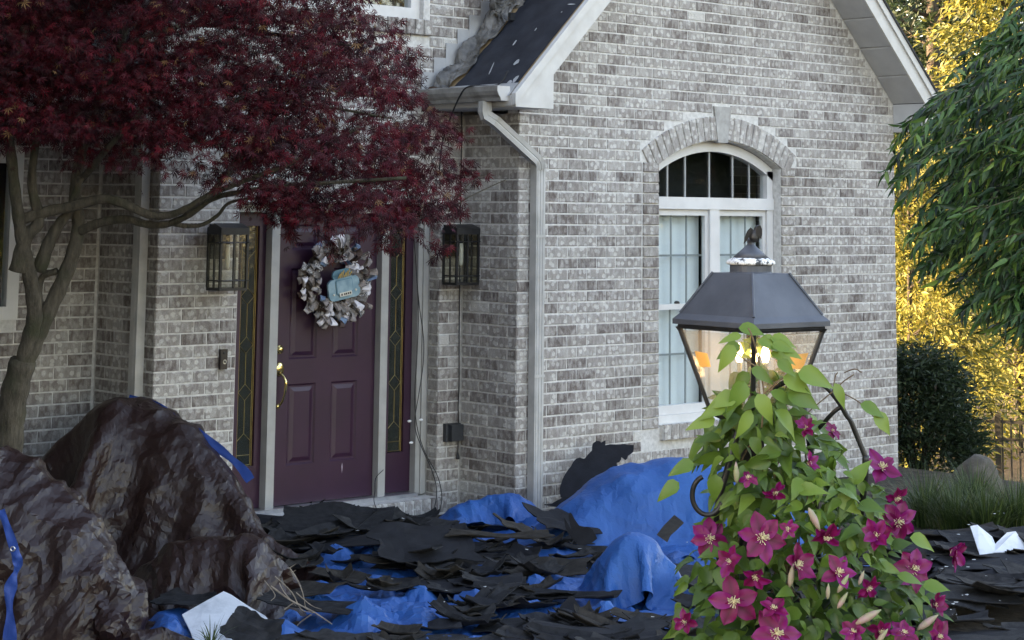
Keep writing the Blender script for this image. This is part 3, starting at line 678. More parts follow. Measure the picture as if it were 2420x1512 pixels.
# brick bed (mortar) filler between step and frame
# ================================================================== WALL FIXTURES
BULB = glass_mat('clear_bulb', (0.95, 0.95, 0.93))
CLEAR = glass_mat('lantern_glass', (0.97, 0.97, 0.92), bump=0.25, bscale=35, rough=0.04)
FILAMENT = M('bulb_tube', (0.75, 0.74, 0.70), None, 0.3)
def sconce(name, x, z, label):
    """wall lantern: x of its backplate centre on the entry wall, z of the cage middle"""
    t = thing(name, label, 'wall light', (x, YD, z), 'pair of wall lanterns')
    q = MB(); q.box(x - 0.07, x + 0.07, YD - 0.022, YD - 0.001, z - 0.03, z + 0.205); q.obj('backplate', BLACKM, t)
    w, y0, y1 = 0.105, YD - 0.195, YD - 0.05              # half width, front, back of the cage
    zb, zt = z - 0.215, z + 0.135
    q = MB(); q.prism([(y0 - 0.012, zt), (y1 + 0.012, zt), (y1 + 0.012, zt + 0.045), ((y0 + y1) / 2, zt + 0.075), (y0 - 0.012, zt + 0.045)], 0, x - w - 0.008, x + w + 0.008)
    q.box(x - 0.03, x + 0.03, y1, YD - 0.02, zt - 0.0, zt + 0.04); q.obj('hood', BLACKM, t)
    q = MB(); q.box(x - w - 0.006, x + w + 0.006, y0 - 0.006, y1 + 0.006, zb - 0.018, zb); q.obj('base', BLACKM, t)
    for px in (x - w, x + w):
        for py in (y0, y1):
            q = MB(); q.box(px - 0.008, px + 0.008, py - 0.008, py + 0.008, zb, zt); q.obj('post', BLACKM, t)
    q = MB(); q.box(x - 0.0055, x + 0.0055, y0 - 0.0055, y0 + 0.0055, zb, zt); q.obj('bar', BLACKM, t)
    for px in (x - w, x + w):
        q = MB(); q.box(px - 0.0055, px + 0.0055, (y0 + y1) / 2 - 0.0055, (y0 + y1) / 2 + 0.0055, zb, zt); q.obj('bar', BLACKM, t)
    for zz in (zt - 0.052, zb + 0.048):
        q = MB(); q.tube([(x - w - 0.022, y0 - 0.001, zz), (x + w + 0.022, y0 - 0.001, zz)], 0.005, 6); q.obj('rail', BLACKM, t)
        for px in (x - w, x + w):
            q = MB(); q.tube([(px, y0 - 0.022, zz + 0.0005), (px, y1 + 0.01, zz + 0.0005)], 0.005, 6); q.obj('rail', BLACKM, t)
    q = MB(); q.lathe([(0.010, x + w + 0.008), (0.013, x + w + 0.02), (0.006, x + w + 0.028)], (0, y0 + 0.03, zt + 0.012), 10, 'x'); q.obj('finial', BLACKM, t)
    for a, b, c, d in ((x - w + 0.008, x + w - 0.008, y0 + 0.001, y0 + 0.003), (x - w + 0.001, x - w + 0.003, y0 + 0.008, y1 - 0.008), (x + w - 0.003, x + w - 0.001, y0 + 0.008, y1 - 0.008)):
        q = MB(); q.box(a, b, c, d, zb + 0.001, zt - 0.001); q.obj('pane', CLEAR, t)
    yc = (y0 + y1) / 2
    q = MB(); q.lathe([(0.016, zt - 0.001), (0.016, zt - 0.06), (0.013, zt - 0.065)], (x, yc, 0), 12); q.obj('socket', BLACKM, t)
    q = MB(); q.lathe([(0.012, zt - 0.065), (0.016, zt - 0.09), (0.016, zt - 0.20), (0.010, zt - 0.225), (0.001, zt - 0.23)], (x, yc, 0), 12); q.obj('bulb', FILAMENT, t, True)
    return t
sconce('wall_sconce', -2.43, 1.775, 'black caged wall lantern left of the plum door')
sconce('wall_sconce', -0.36, 1.778, 'black caged wall lantern right of the plum door, above the cord')

t = thing('doorbell', 'slim dark video doorbell on the pier left of the door', 'doorbell', (-2.368, YD, 1.08))
BRONZE = M('dark_bronze', (0.018, 0.012, 0.010), (0.03, 0.02, 0.016), 0.4, scale=20)
q = MB(); q.box(-2.395, -2.340, YD - 0.026, YD - 0.004, 1.015, 1.148); q.obj('case', BRONZE, t)
q = MB(); q.lathe([(0.0145, YD - 0.0265), (0.0145, YD - 0.028), (0.0105, YD - 0.028), (0.0105, YD - 0.0265)], (-2.362, 0, 1.065), 20, 'y'); q.obj('button_ring', ALU, t)
q = MB(); q.lathe([(0.009, YD - 0.0265), (0.008, YD - 0.029), (0.003, YD - 0.030)], (-2.368, 0, 1.123), 16, 'y'); q.obj('lens', CORD, t)

t = thing('outlet_box', 'dark grey weatherproof outlet box on the pier', 'outlet box', (-0.33, YD, 0.47))
GREYP = M('dark_grey_plastic', (0.03, 0.032, 0.034), (0.045, 0.047, 0.05), 0.55, scale=20)
q = MB(); q.box(-0.405, -0.262, YD - 0.035, YD - 0.003, 0.405, 0.535); q.obj('back_box', GREYP, t)
q = MB(); q.box(-0.382, -0.268, YD - 0.075, YD - 0.036, 0.412, 0.528); q.obj('cover', GREYP, t)

def wire(name, pts, r_, label, mat=CORD, cat='cable'):
    q = MB(); q.tube(spline(pts, 6), r_, 6); o = q.obj(name, mat, None, True); return tag(o, label, cat)
xw = XL - 0.02
wire('extension_cord', [atY(1090, 255, 0.55), atY(1091, 330, 0.585), atY(1089, 430, 0.585), atY(1088, 530, 0.590), atY(1086, 690, 0.592), atY(1085, 800, 0.59), atY(1085, 900, 0.594), atY(1083, 960, 0.593), atY(1084, 1000, 0.59), atY(1083, 1040, 0.59), atY(1082, 1072, 0.585)], 0.0045, 'thin black cord running down the inside brick corner')
q = MB(); e = atY(1082, 1075, 0.585); q.lathe([(0.006, e[2] + 0.02), (0.014, e[2] - 0.015), (0.014, e[2] - 0.03)], (e[0], e[1], 0), 10); tag(q.obj('cord_plug', CORD), 'black plug dangling at the end of the corner cord', 'plug')
wire('loose_wire', [atY(985, 660, 0.66), atY(992, 730, 0.67), atY(1001, 800, 0.68), atY(1000, 860, 0.68), atY(990, 930, 0.67), atY(981, 985, 0.66), atY(983, 1020, 0.65), atY(998, 1060, 0.63), atY(1020, 1110, 0.58), atY(1031, 1150, 0.53), atY(1030, 1185, 0.50), atZ(1018, 1215, -0.05), atZ(990, 1240, -0.06)], 0.0035, 'loose black wire hanging beside the right door jamb, inner strand')
wire('loose_wire', [atY(978, 560, 0.64), atY(984, 640, 0.65), atY(989, 740, 0.66), atY(985, 850, 0.66), atY(980, 940, 0.65), atY(986, 1010, 0.64), atY(1005, 1070, 0.60), atY(1032, 1120, 0.55), atY(1043, 1160, 0.50), atY(1043, 1190, 0.47), atZ(1034, 1220, -0.05), atZ(1018, 1235, -0.05)], 0.0035, 'loose black wire hanging beside the right door jamb, outer strand')
wire('loose_wire', [atY(906, 1110, 0.70), atY(888, 1130, 0.68), atY(886, 1160, 0.62), atY(884, 1185, 0.55), atZ(895, 1215, -0.03)], 0.003, 'short loose black wire lying over the door threshold')
wire('roof_cable', [on_roof(-0.45, -0.09, 0.02), on_roof(-0.47, -0.15, 0.05), on_roof(-0.55, -0.12, 0.03), (-0.735, 0.0, 2.97), (-0.74, 0.10, 2.90), (-0.735, 0.22, 2.72), (-0.73, 0.30, 2.55), (-0.70, 0.36, 2.35)], 0.006, 'black cable looping over the gutter edge')
WHITEP = M('white_plastic', (0.75, 0.75, 0.73), None, 0.4)
for (x, y) in ((968, 995), (995, 992), (972, 1046)):
    p = atY(x, y, 0.655); q = MB(); q.lathe([(0.004, -0.018), (0.009, -0.008), (0.009, 0.008), (0.003, 0.016)], (0, 0, 0), 8, 'x'); q.v = [(a + p[0], b + p[1], c + p[2]) for a, b, c in q.v]
    tag(q.obj('string_light_bulb', WHITEP), {968: 'small white bulb on the wires, upper left of three', 995: 'small white bulb on the wires, upper right of three', 972: 'small white bulb on the wires, lowest of three'}[x], 'bulb', 'small bulbs on the loose wires')

# ================================================================== WREATH
wc = np.array([-1.365, YS - 0.035, 1.575])
t = thing('door_wreath', 'round grey and white ribbon wreath with teal truck sign', 'wreath', wc)
TWIG = M('wreath_twigs', (0.05, 0.038, 0.03), (0.11, 0.085, 0.065), 0.9, scale=40)
q = MB(); n = 28
for k in range(3):
    q.tube([wc + np.array([(0.20 + 0.02 * k) * math.cos(2 * math.pi * i / n + k), -0.012 * k, (0.19 + 0.02 * k) * math.sin(2 * math.pi * i / n + k)]) for i in range(n + 1)], 0.022, 7)
q.obj('ring', TWIG, t)
RIB = [M('ribbon_grey', (0.13, 0.115, 0.105), (0.22, 0.20, 0.185), 0.8, scale=90), M('ribbon_taupe', (0.20, 0.17, 0.155), (0.30, 0.26, 0.24), 0.8, scale=60), M('ribbon_white', (0.62, 0.58, 0.60), (0.72, 0.69, 0.70), 0.7, scale=30),
       M('ribbon_blue', (0.10, 0.16, 0.28), (0.20, 0.30, 0.42), 0.7, scale=30), M('ribbon_check', (0.05, 0.05, 0.055), (0.55, 0.53, 0.52), 0.8, scale=160, lo=0.48, hi=0.52), M('ribbon_brown', (0.05, 0.03, 0.025), (0.10, 0.06, 0.05), 0.8, scale=40)]
rs = random.Random(5)
def ribbon_loop(c, d, nrm, L, W, mat):
    """a pinched loop of ribbon from c along d"""
    d = d / np.linalg.norm(d); s = np.cross(d, nrm); s /= np.linalg.norm(s); q = MB(); m_ = 10; P = np.zeros((m_, 4, 3))
    for i in range(m_):
        a = i / (m_ - 1) * math.pi; along = math.sin(a) ** 0.8 * L * (1 if i < m_ / 2 else 0.92); lift = (1 - math.cos(a)) * L * 0.20
        wid = W * (0.35 + 0.65 * math.sin(a))
        for j in range(4): P[i, j] = c + d * along + nrm * lift + s * (wid * (j / 3 - 0.5)) + nrm * (0.006 * math.sin(j * 2.1 + i))
    q.grid(P); return q.obj('ribbon_loop', mat, t, True)
for i in range(150):
    a = 2 * math.pi * i / 150 * 3.0 + rs.uniform(-0.2, 0.2); rad = [0.15, 0.205, 0.262][i % 3]
    c = wc + np.array([rad * math.cos(a), -0.02 - 0.03 * rs.random(), rad * math.sin(a) * 0.93])
    d = np.array([math.cos(a + rs.uniform(-1.1, 1.1)), rs.uniform(-0.9, -0.1), math.sin(a + rs.uniform(-1.1, 1.1))])
    mat = RIB[rs.choices(range(6), [5, 4, 4, 2.2, 2.0, 2.2])[0]]
    ribbon_loop(c, d, np.array([0, -1.0, 0]) + 0.3 * d, rs.uniform(0.055, 0.105), rs.uniform(0.035, 0.062), mat)
for i in range(12):                                       # bow at the top
    a = math.pi / 2 + rs.uniform(-1.2, 1.2); c = wc + np.array([rs.uniform(-0.05, 0.04), -0.05, 0.235])
    ribbon_loop(c, np.array([math.cos(a) * 0.9, -0.5, math.sin(a)]), np.array([0.2, -1.0, 0.1]), rs.uniform(0.08, 0.13), rs.uniform(0.03, 0.05), RIB[rs.choice([0, 0, 1, 2, 2, 4])])
# truck sign, tilted: body plate, cab, window, number plate
TEAL = M('teal_tin', (0.13, 0.25, 0.30), (0.26, 0.39, 0.43), 0.35, scale=14, spec=0.6); TEALD = M('teal_tin_dark', (0.06, 0.17, 0.22), (0.10, 0.24, 0.30), 0.4, scale=14)
tilt = math.radians(10); tc = wc + np.array([0.04, -0.085, -0.035])
def tp(u, v_, dep=0.0): return tc + np.array([u * math.cos(tilt) - v_ * math.sin(tilt), -dep, u * math.sin(tilt) + v_ * math.cos(tilt)])
def plate(outline, dep, th, mat, name, parent):
    q = MB(); n = len(outline); q.add([tp(u, v_, dep) for u, v_ in outline] + [tp(u, v_, dep - th) for u, v_ in outline], [tuple(range(n)), tuple(range(2 * n - 1, n - 1, -1))] + [(i, i + n, (i + 1) % n + n, (i + 1) % n) for i in range(n)])
    return q.obj(name, mat, parent)
def rrect(x0, x1, y0, y1, r_, n=5):
    o = []
    for cx, cy, a0 in ((x1 - r_, y1 - r_, 0), (x0 + r_, y1 - r_, 90), (x0 + r_, y0 + r_, 180), (x1 - r_, y0 + r_, 270)):
        for i in range(n + 1): a = math.radians(a0 + 90 * i / n); o.append((cx + r_ * math.cos(a), cy + r_ * math.sin(a)))
    return o
sign = plate(rrect(-0.14, 0.14, -0.085, 0.065, 0.042), 0.02, 0.018, TEAL, 'truck_sign', t)
plate(rrect(-0.085, 0.085, 0.05, 0.125, 0.04), 0.010, 0.012, TEALD, 'cab', sign)
plate(rrect(-0.075, 0.075, -0.045, 0.058, 0.012), 0.026, 0.005, TEALD, 'tailgate', sign)
plate(rrect(-0.068, 0.068, -0.038, 0.050, 0.010), 0.029, 0.003, TEAL, 'tailgate_panel', sign)
CREAM = M('cream_enamel', (0.62, 0.58, 0.48), (0.7, 0.66, 0.56), 0.5, scale=20)
plate(rrect(-0.055, 0.055, -0.062, -0.034, 0.006), 0.032, 0.003, CREAM, 'number_plate', sign)
for i, u in enumerate((-0.036, -0.012, 0.004, 0.022, 0.040)):
    plate(rrect(u - 0.006, u + 0.006, -0.055, -0.041, 0.002), 0.0335, 0.0012, RIB[5], 'plate_mark', sign)
for u in (-0.10, 0.10): plate(rrect(u - 0.007, u + 0.007, -0.045, -0.031, 0.0069), 0.026, 0.006, CREAM, 'tail_lamp', sign)
for i in range(7):
    u = -0.05 + i * 0.017; q = MB(); q.tube([tp(u, 0.07, 0.03), tp(u + 0.02, 0.10 + 0.01 * (i % 3), 0.034)], 0.004, 6); q.obj('hay_stalk', M('straw%d' % i, (0.55, 0.36, 0.10), None, 0.7), sign)
# ================================================================== TARPS
def tri_wave(x): return np.abs((x / (2 * math.pi)) % 1.0 - 0.5) * 4 - 1
def drape(H, c, ux, w, h, nx, ny, z0, steps=95, iters=12, fric=0.25, seed=0):
    """a sheet w x h let fall over the height field H (position based); returns (ny,nx,3)"""
    rs = np.random.RandomState(seed)
    ux = np.asarray(ux, float)[:2]; ux = ux / np.linalg.norm(ux); vy = np.array([-ux[1], ux[0]])
    u = np.linspace(-w / 2, w / 2, nx); v = np.linspace(-h / 2, h / 2, ny); U, V = np.meshgrid(u, v)
    X = np.zeros((ny, nx, 3)); X[..., 0] = c[0] + U * ux[0] + V * vy[0]; X[..., 1] = c[1] + U * ux[1] + V * vy[1]
    X[..., 2] = z0 + rs.rand(ny, nx) * 0.03
    prev = X.copy(); du, dv = w / (nx - 1), h / (ny - 1); dd = math.hypot(du, dv)
    def fix(A, B, L, k=0.5, only=False):
        d = B - A; n = np.sqrt((d * d).sum(-1, keepdims=True)) + 1e-9; e = n - L
        if only: e = np.minimum(e, 0)
        q = d * (k * e / n); A += q; B -= q
    for s_ in range(steps):
        vel = (X - prev) * 0.96; prev = X.copy(); X = X + vel; X[..., 2] -= 0.0034
        for it in range(iters):
            for o in (0, 1):
                a = X[:, o:-1:2]; b = X[:, o + 1::2]; k = min(a.shape[1], b.shape[1]); fix(a[:, :k], b[:, :k], du)
                a = X[o:-1:2]; b = X[o + 1::2]; k = min(len(a), len(b)); fix(a[:k], b[:k], dv)
                a = X[o:-1:2, :-1]; b = X[o + 1::2, 1:]; k = min(len(a), len(b)); fix(a[:k], b[:k], dd, 0.5)
                a = X[o:-1:2, 1:]; b = X[o + 1::2, :-1]; k = min(len(a), len(b)); fix(a[:k], b[:k], dd, 0.5)
            for o in range(4):
                a = X[:, o:-2:4]; b = X[:, o + 2::4]; k = min(a.shape[1], b.shape[1]); fix(a[:, :k], b[:, :k], 1.9 * du, 0.15, True)
                a = X[o:-2:4]; b = X[o + 2::4]; k = min(len(a), len(b)); fix(a[:k], b[:k], 1.9 * dv, 0.15, True)
            x_, y_ = X[..., 0], X[..., 1]; hh = H(x_, y_); e = 0.012
            dep = hh - X[..., 2]; hit = dep > 0
            if it == 0: gx = np.clip((H(x_ + e, y_) - hh) / e, -2.5, 2.5); gy = np.clip((H(x_, y_ + e) - hh) / e, -2.5, 2.5); n2 = 1 + gx * gx + gy * gy
            k = np.where(hit, dep / n2, 0.0)
            X[..., 0] -= gx * k; X[..., 1] -= gy * k; X[..., 2] += k
            if it == iters - 1:
                for q in (0, 1): X[..., q] = np.where(hit, X[..., q] + (prev[..., q] - X[..., q]) * fric, X[..., q])
    hh = H(X[..., 0], X[..., 1]); X[..., 2] = np.maximum(X[..., 2], np.minimum(hh, X[..., 2] + 0.05))
    return X
def upsample(P, k=2):
    """smooth refinement of a grid (linear then a light blur)"""
    for _ in range(k - 1):
        ny, nx = P.shape[:2]; Q = np.zeros((2 * ny - 1, 2 * nx - 1, 3)); Q[::2, ::2] = P
        Q[1::2, ::2] = (P[:-1] + P[1:]) / 2; Q[:, 1::2] = (Q[:, :-2:2] + Q[:, 2::2]) / 2
        S = Q.copy(); S[1:-1] = (Q[:-2] + 2 * Q[1:-1] + Q[2:]) / 4; Q = S.copy(); S[:, 1:-1] = (Q[:, :-2] + 2 * Q[:, 1:-1] + Q[:, 2:]) / 4; P = S
    return P
def normals(P):
    n = np.cross(np.gradient(P, axis=1), np.gradient(P, axis=0)); n /= np.linalg.norm(n, axis=-1, keepdims=True) + 1e-9
    n *= np.sign(n[..., 2:3].mean()) if n[..., 2].mean() != 0 else 1
    return n
def wrinkle(P, w, h, amp, seed, n=18, lo=0.05, hi=0.6, along=math.pi / 2, spread=0.75):
    """sharp ridges and valleys in the cloth's own coordinates, mostly running one way"""
    rs = np.random.RandomState(seed); ny, nx = P.shape[:2]; U, V = np.meshgrid(np.linspace(0, w, nx), np.linspace(0, h, ny)); D = np.zeros((ny, nx))
    for k in range(n):
        a = along + math.pi / 2 + rs.normal(0, spread); L = lo * (hi / lo) ** rs.rand(); ph = rs.rand(6) * 6.3; f1, f2 = 1.5 + 3 * rs.rand(), 1.5 + 3 * rs.rand()
        wx = 0.9 * L * (np.sin(U * f1 + V * f2 + ph[0]) + 0.5 * np.sin(U * f2 * 2.3 - V * f1 * 2 + ph[1]))
        t = tri_wave(2 * math.pi * (U * math.cos(a) + V * math.sin(a) + wx) / L + ph[2])
        env = np.clip(np.sin(U * f2 * 1.7 + ph[3] + np.sin(V * 3 + ph[5])) * np.sin(V * f1 * 1.7 + ph[4]) * 1.6 + 0.1, 0, 1)
        D += (np.maximum(t, 0) ** 1.4 - 0.4 * np.maximum(-t, 0)) * env * L * (1 if L > 0.12 else 0.8)
    return P + normals(P) * (D * amp)[..., None]
def crinkle(P, w, h, cell, amp, seed, name, mat):
    """resample the sheet to irregular triangles a few centimetres wide whose corners stand in and out of plane: crushed plastic"""
    rs = np.random.RandomState(seed); ny, nx = max(int(h / cell), 8), max(int(w / cell * 1.25), 8)
    U, V = np.meshgrid(np.linspace(0, 1, nx), np.linspace(0, 1, ny)); inn = np.ones_like(U); inn[0] = inn[-1] = 0; inn[:, 0] = inn[:, -1] = 0
    U = U + inn * rs.uniform(-0.42, 0.42, U.shape) / nx; V = V + inn * rs.uniform(-0.42, 0.42, V.shape) / ny
    Ny, Nx = P.shape[:2]; fu, fv = U * (Nx - 1), V * (Ny - 1); i0 = np.clip(fu.astype(int), 0, Nx - 2); j0 = np.clip(fv.astype(int), 0, Ny - 2); a = (fu - i0)[..., None]; b = (fv - j0)[..., None]
    S = lambda A: (A[j0, i0] * (1 - a) + A[j0, i0 + 1] * a) * (1 - b) + (A[j0 + 1, i0] * (1 - a) + A[j0 + 1, i0 + 1] * a) * b
    Q = S(P); N = S(normals(P)); N /= np.linalg.norm(N, axis=-1, keepdims=True) + 1e-9
    env = 0.5 + 0.5 * np.sin(U * 9 + 3 * np.sin(V * 7 + seed)) * np.sin(V * 8 + 2 * np.sin(U * 6 + seed)); env = 0.30 + 1.2 * env ** 2
    # long creases: neighbouring corners along the fall share part of their offset
    off = rs.normal(0, 1, U.shape); run = rs.normal(0, 1, U.shape)
    for j in range(1, ny): run[j] = 0.75 * run[j - 1] + 0.66 * run[j]
    Q = Q + N * ((0.40 * off + 0.85 * run) * amp * env)[..., None]
    F_ = []
    for j in range(ny - 1):
        for i in range(nx - 1):
            k = j * nx + i
            F_ += [(k, k + 1, k + nx + 1), (k, k + nx + 1, k + nx)] if (i + j + rs.randint(2)) % 2 else [(k, k + 1, k + nx), (k + 1, k + nx + 1, k + nx)]
    return link(name, np_mesh(name, Q.reshape(-1, 3), np.array(F_), mat)), Q
def gp_(x, d): p = at(x, 1200, d); return np.array([p[0], p[1]])     # ground position below picture x at depth d
def field(bumps, base=GZ, rough=0.03, seed=0.0):
    """bumps: (picture x, depth, radius across, radius deep, height)"""
    B = [(gp_(x, d), ra, rd, h) for x, d, ra, rd, h in bumps]; r2, f2 = rt0[:2], fh[:2]
    def H(X, Y):
        z = np.full(X.shape, base)
        for c, ra, rd, h in B:
            dx, dy = X - c[0], Y - c[1]; a = (dx * r2[0] + dy * r2[1]) / ra; b = (dx * f2[0] + dy * f2[1]) / rd
            q = np.clip(1 - (a * a + b * b) ** 1.25, 0, 1) ** 0.75
            z = np.maximum(z, base + h * q + rough * np.sin(X * 17 + seed) * np.sin(Y * 15 + seed) * q)
        return z + 0.006
    return H
BROWN = tarp_mat('brown_tarp', (0.018, 0.0078, 0.0066), (0.025, 0.0114, 0.0096), 0.40, 13.0, 0.42, 0.2)
BLUE = tarp_mat('blue_tarp', (0.006, 0.075, 0.27), (0.013, 0.11, 0.34), 0.5, 10.0, 0.4, 0.45)
BLUEU = tarp_mat('blue_tarp_underside', (0.014, 0.055, 0.26), (0.022, 0.08, 0.33), 0.5, 9.0, 0.4, 0.3)
UND = M('tarp_underside_dark', (0.01, 0.01, 0.014), None, 0.8)
def tarp(name, label, H, cx, cdp, w, h, nx, ny, z0, mat, amp, seed, ang=0.0, group=None, cell=0.020, cr=0.00095, **kw):
    c = gp_(cx, cdp); d = rt0 * math.cos(ang) + fh * math.sin(ang)
    P = drape(H, c, d, w, h, nx, ny, z0, seed=seed, **kw)
    P = wrinkle(upsample(P, 3), w, h, amp, seed)
    o, P = crinkle(P, w, h, cell, cr, seed, name, mat); tag(o, label, 'tarp', group)
    return o, P
def hem(P, rows, mat, parent, off=0.004, width=2):
    """turned-up edge in the other colour along one border of the tarp"""
    S = {'left': P[:, :width], 'right': P[:, -width:], 'near': P[:width], 'far': P[-width:]}[rows]
    q = MB(); q.grid(S + normals(P)[0, 0] * 0 + np.array([0, 0, off]) - fh * off); return q.obj('hem', mat, parent, True)
# shrub mounds under the brown tarps
HA = field([(110, 12.15, 0.26, 0.3, 0.55), (265, 12.15, 0.42, 0.42, 0.99), (330, 12.2, 0.44, 0.42, 0.97), (410, 12.1, 0.40, 0.40, 0.86), (485, 12.0, 0.32, 0.34, 0.66), (175, 12.1, 0.28, 0.3, 0.74)], rough=0.02)
oA, PA = tarp('brown_tarp', 'large dull brown tarp draped over a shrub left of the door', HA, 345, 11.95, 2.75, 2.5, 46, 42, 1.10, BROWN, 0.03, 3, group='brown tarps over the shrubs')
HB = field([(-80, 9.95, 0.60, 0.5, 0.95), (10, 10.0, 0.42, 0.42, 0.93), (60, 9.95, 0.45, 0.45, 0.82), (160, 9.9, 0.34, 0.4, 0.66), (235, 9.85, 0.22, 0.3, 0.46)], rough=0.02, seed=2)
oB, PB = tarp('brown_tarp', 'glossy brown tarp over the mound at the lower left corner', HB, 70, 9.75, 2.15, 2.4, 42, 46, 1.02, BROWN, 0.05, 8, group='brown tarps over the shrubs')
HC = field([(470, 10.75, 0.34, 0.26, 0.38), (580, 10.7, 0.24, 0.24, 0.40), (400, 10.8, 0.2, 0.24, 0.28)], rough=0.02, seed=5)
oC, PC = tarp('brown_tarp', 'small crumpled brown tarp heap between the big brown mound and the white board', HC, 510, 10.66, 1.35, 1.1, 36, 30, 0.45, BROWN, 0.045, 14, group='brown tarps over the shrubs')
# blue edges of the brown tarps
def edge_strip(px, w0, w1, dep, parent, n=40, back=0.0):
    """ragged strip of tarp hem following picture points at a depth"""
    pts = np.array(spline([(x, y, d) for x, y, d in px], 8)); q = MB(); P = np.zeros((4, len(pts), 3))
    for i, (x, y, d) in enumerate(pts):
        f_ = i / (len(pts) - 1); t = pts[min(i + 1, len(pts) - 1)] - pts[max(i - 1, 0)]; nrm = np.array([-t[1], t[0]]); nrm /= np.linalg.norm(nrm) + 1e-9
        ww = (w0 + (w1 - w0) * f_) * (0.75 + 0.5 * mnoise.noise((f_ * 7, 1, dep)))
        for j in range(4): P[j, i] = at(x + nrm[0] * ww * (j / 3 - 0.5), y + nrm[1] * ww * (j / 3 - 0.5), d + back * (j / 3) + 0.015 * mnoise.noise((f_ * 11, j * 0.7, 3)))
    q.grid(P); return q.obj('blue_edge', BLUEU, parent, True)
edge_strip([(305, 938, 12.35), (345, 948, 12.3), (390, 968, 12.25), (430, 1000, 12.2), (480, 1030, 12.15), (530, 1070, 12.1), (570, 1105, 12.05), (592, 1135, 12.0)], 16, 30, 1.0, oA)
eb = edge_strip([(2, 1205, 9.35), (22, 1260, 9.3), (36, 1305, 9.26), (42, 1335, 9.25), (30, 1370, 9.24), (22, 1410, 9.22), (24, 1470, 9.2), (22, 1540, 9.18)], 26, 32, 2.0, oB)
p = at(30, 1297, 9.24); q = MB(); n = 14
for k in range(n): pass
q.tube([p + rt0 * (0.010 * math.cos(2 * math.pi * k / n)) + np.array([0, 0, 0.010 * math.sin(2 * math.pi * k / n)]) for k in range(n + 1)], 0.0035, 6, False); q.obj('grommet', ALU, eb)
# blue tarps at the right over shrubs
HD = field([(1610, 13.3, 0.50, 0.5, 0.52), (1500, 13.25, 0.50, 0.5, 0.47), (1740, 13.2, 0.45, 0.5, 0.46), (1400, 13.1, 0.36, 0.4, 0.30), (1320, 13.0, 0.22, 0.3, 0.12)], rough=0.015, seed=1)
oD, PD = tarp('blue_tarp', 'bright blue tarp stretched over the long mound under the arched window', HD, 1555, 13.0, 2.6, 1.8, 46, 32, 0.60, BLUE, 0.02, 21, group='blue tarps', cell=0.024, cr=0.0009)
HE = field([(1500, 11.08, 0.26, 0.24, 0.37)], rough=0.006, seed=4)
oE, PE = tarp('blue_tarp', 'faded blue tarp hooded over the small shrub beside the clematis', HE, 1515, 11.02, 1.15, 0.9, 34, 26, 0.42, BLUE, 0.02, 38, group='blue tarps')
HF = field([(1110, 13.35, 0.24, 0.16, 0.19), (1205, 13.4, 0.24, 0.16, 0.24)], rough=0.02, seed=6)
oF, PF = tarp('blue_tarp', 'low blue tarp flap lying against the brick corner', HF, 1150, 13.35, 1.1, 0.6, 30, 16, 0.2, BLUE, 0.05, 41, group='blue tarps')
# places (in the picture) where the ground tarp lies bare, and how far it humps up there
BAREPX = ((835, 1298, 95, 26, .13), (900, 1450, 150, 38, .14), (1110, 1415, 55, 14, .11), (1145, 1347, 50, 12, .11), (885, 1368, 45, 18, .12), (1285, 1320, 55, 18, .11), (430, 1405, 90, 28, .12), (405, 1470, 60, 45, .11), (1140, 1268, 45, 14, .10), (780, 1440, 60, 22, .12), (1425, 1446, 50, 12, .10), (1230, 1492, 45, 22, .12), (680, 1480, 60, 22, .12), (1000, 1400, 45, 8, .10), (760, 1375, 30, 12, .11), (1280, 1380, 60, 8, .09))
BARE = []
for x_, y_, rx_, ry_, h_ in BAREPX:
    p_ = atZ(x_, y_, GZ + h_ * 0.6); d_ = seen(p_)[2]; BARE.append((p_[:2], rx_ * d_ / F * 1.15, max(ry_ * d_ / F / 0.19, 0.12) * 0.8, h_))
def HG(X, Y):
    z = GZ + 0.02 + 0.02 * (np.sin(X * 5.1 + 1) * np.sin(Y * 4.3) + 0.6 * np.sin(X * 11 + Y * 9))
    for c, ra, rd, h in BARE:
        dx, dy = X - c[0], Y - c[1]; a = (dx * rt0[0] + dy * rt0[1]) / ra; b = (dx * fh[0] + dy * fh[1]) / rd
        z = np.maximum(z, GZ + (h + 0.03) * (0.62 + 0.25 * np.sin((X * fh[0] + Y * fh[1]) * 4 + (X * rt0[0] + Y * rt0[1]) * 16 + c[0] * 9)) * np.clip(1 - a * a - b * b, 0, 1) ** 1.1)
    return z
U_, V_ = np.meshgrid(np.linspace(-1.75, 1.75, 190), np.linspace(-2.0, 2.0, 210)); c_ = gp_(1020, 11.3)
PG = np.zeros(U_.shape + (3,)); PG[..., 0] = c_[0] + U_ * rt0[0] + V_ * fh[0]; PG[..., 1] = c_[1] + U_ * rt0[1] + V_ * fh[1]; PG[..., 2] = HG(PG[..., 0], PG[..., 1])
PG = wrinkle(PG, 3.5, 4.0, 0.04, 51, n=22, along=1.2, spread=0.9)
oG, PG = crinkle(PG, 3.5, 4.0, 0.030, 0.0026, 77, 'blue_tarp', BLUE); tag(oG, 'wide blue ground tarp under the torn shingles', 'tarp', 'blue tarps')

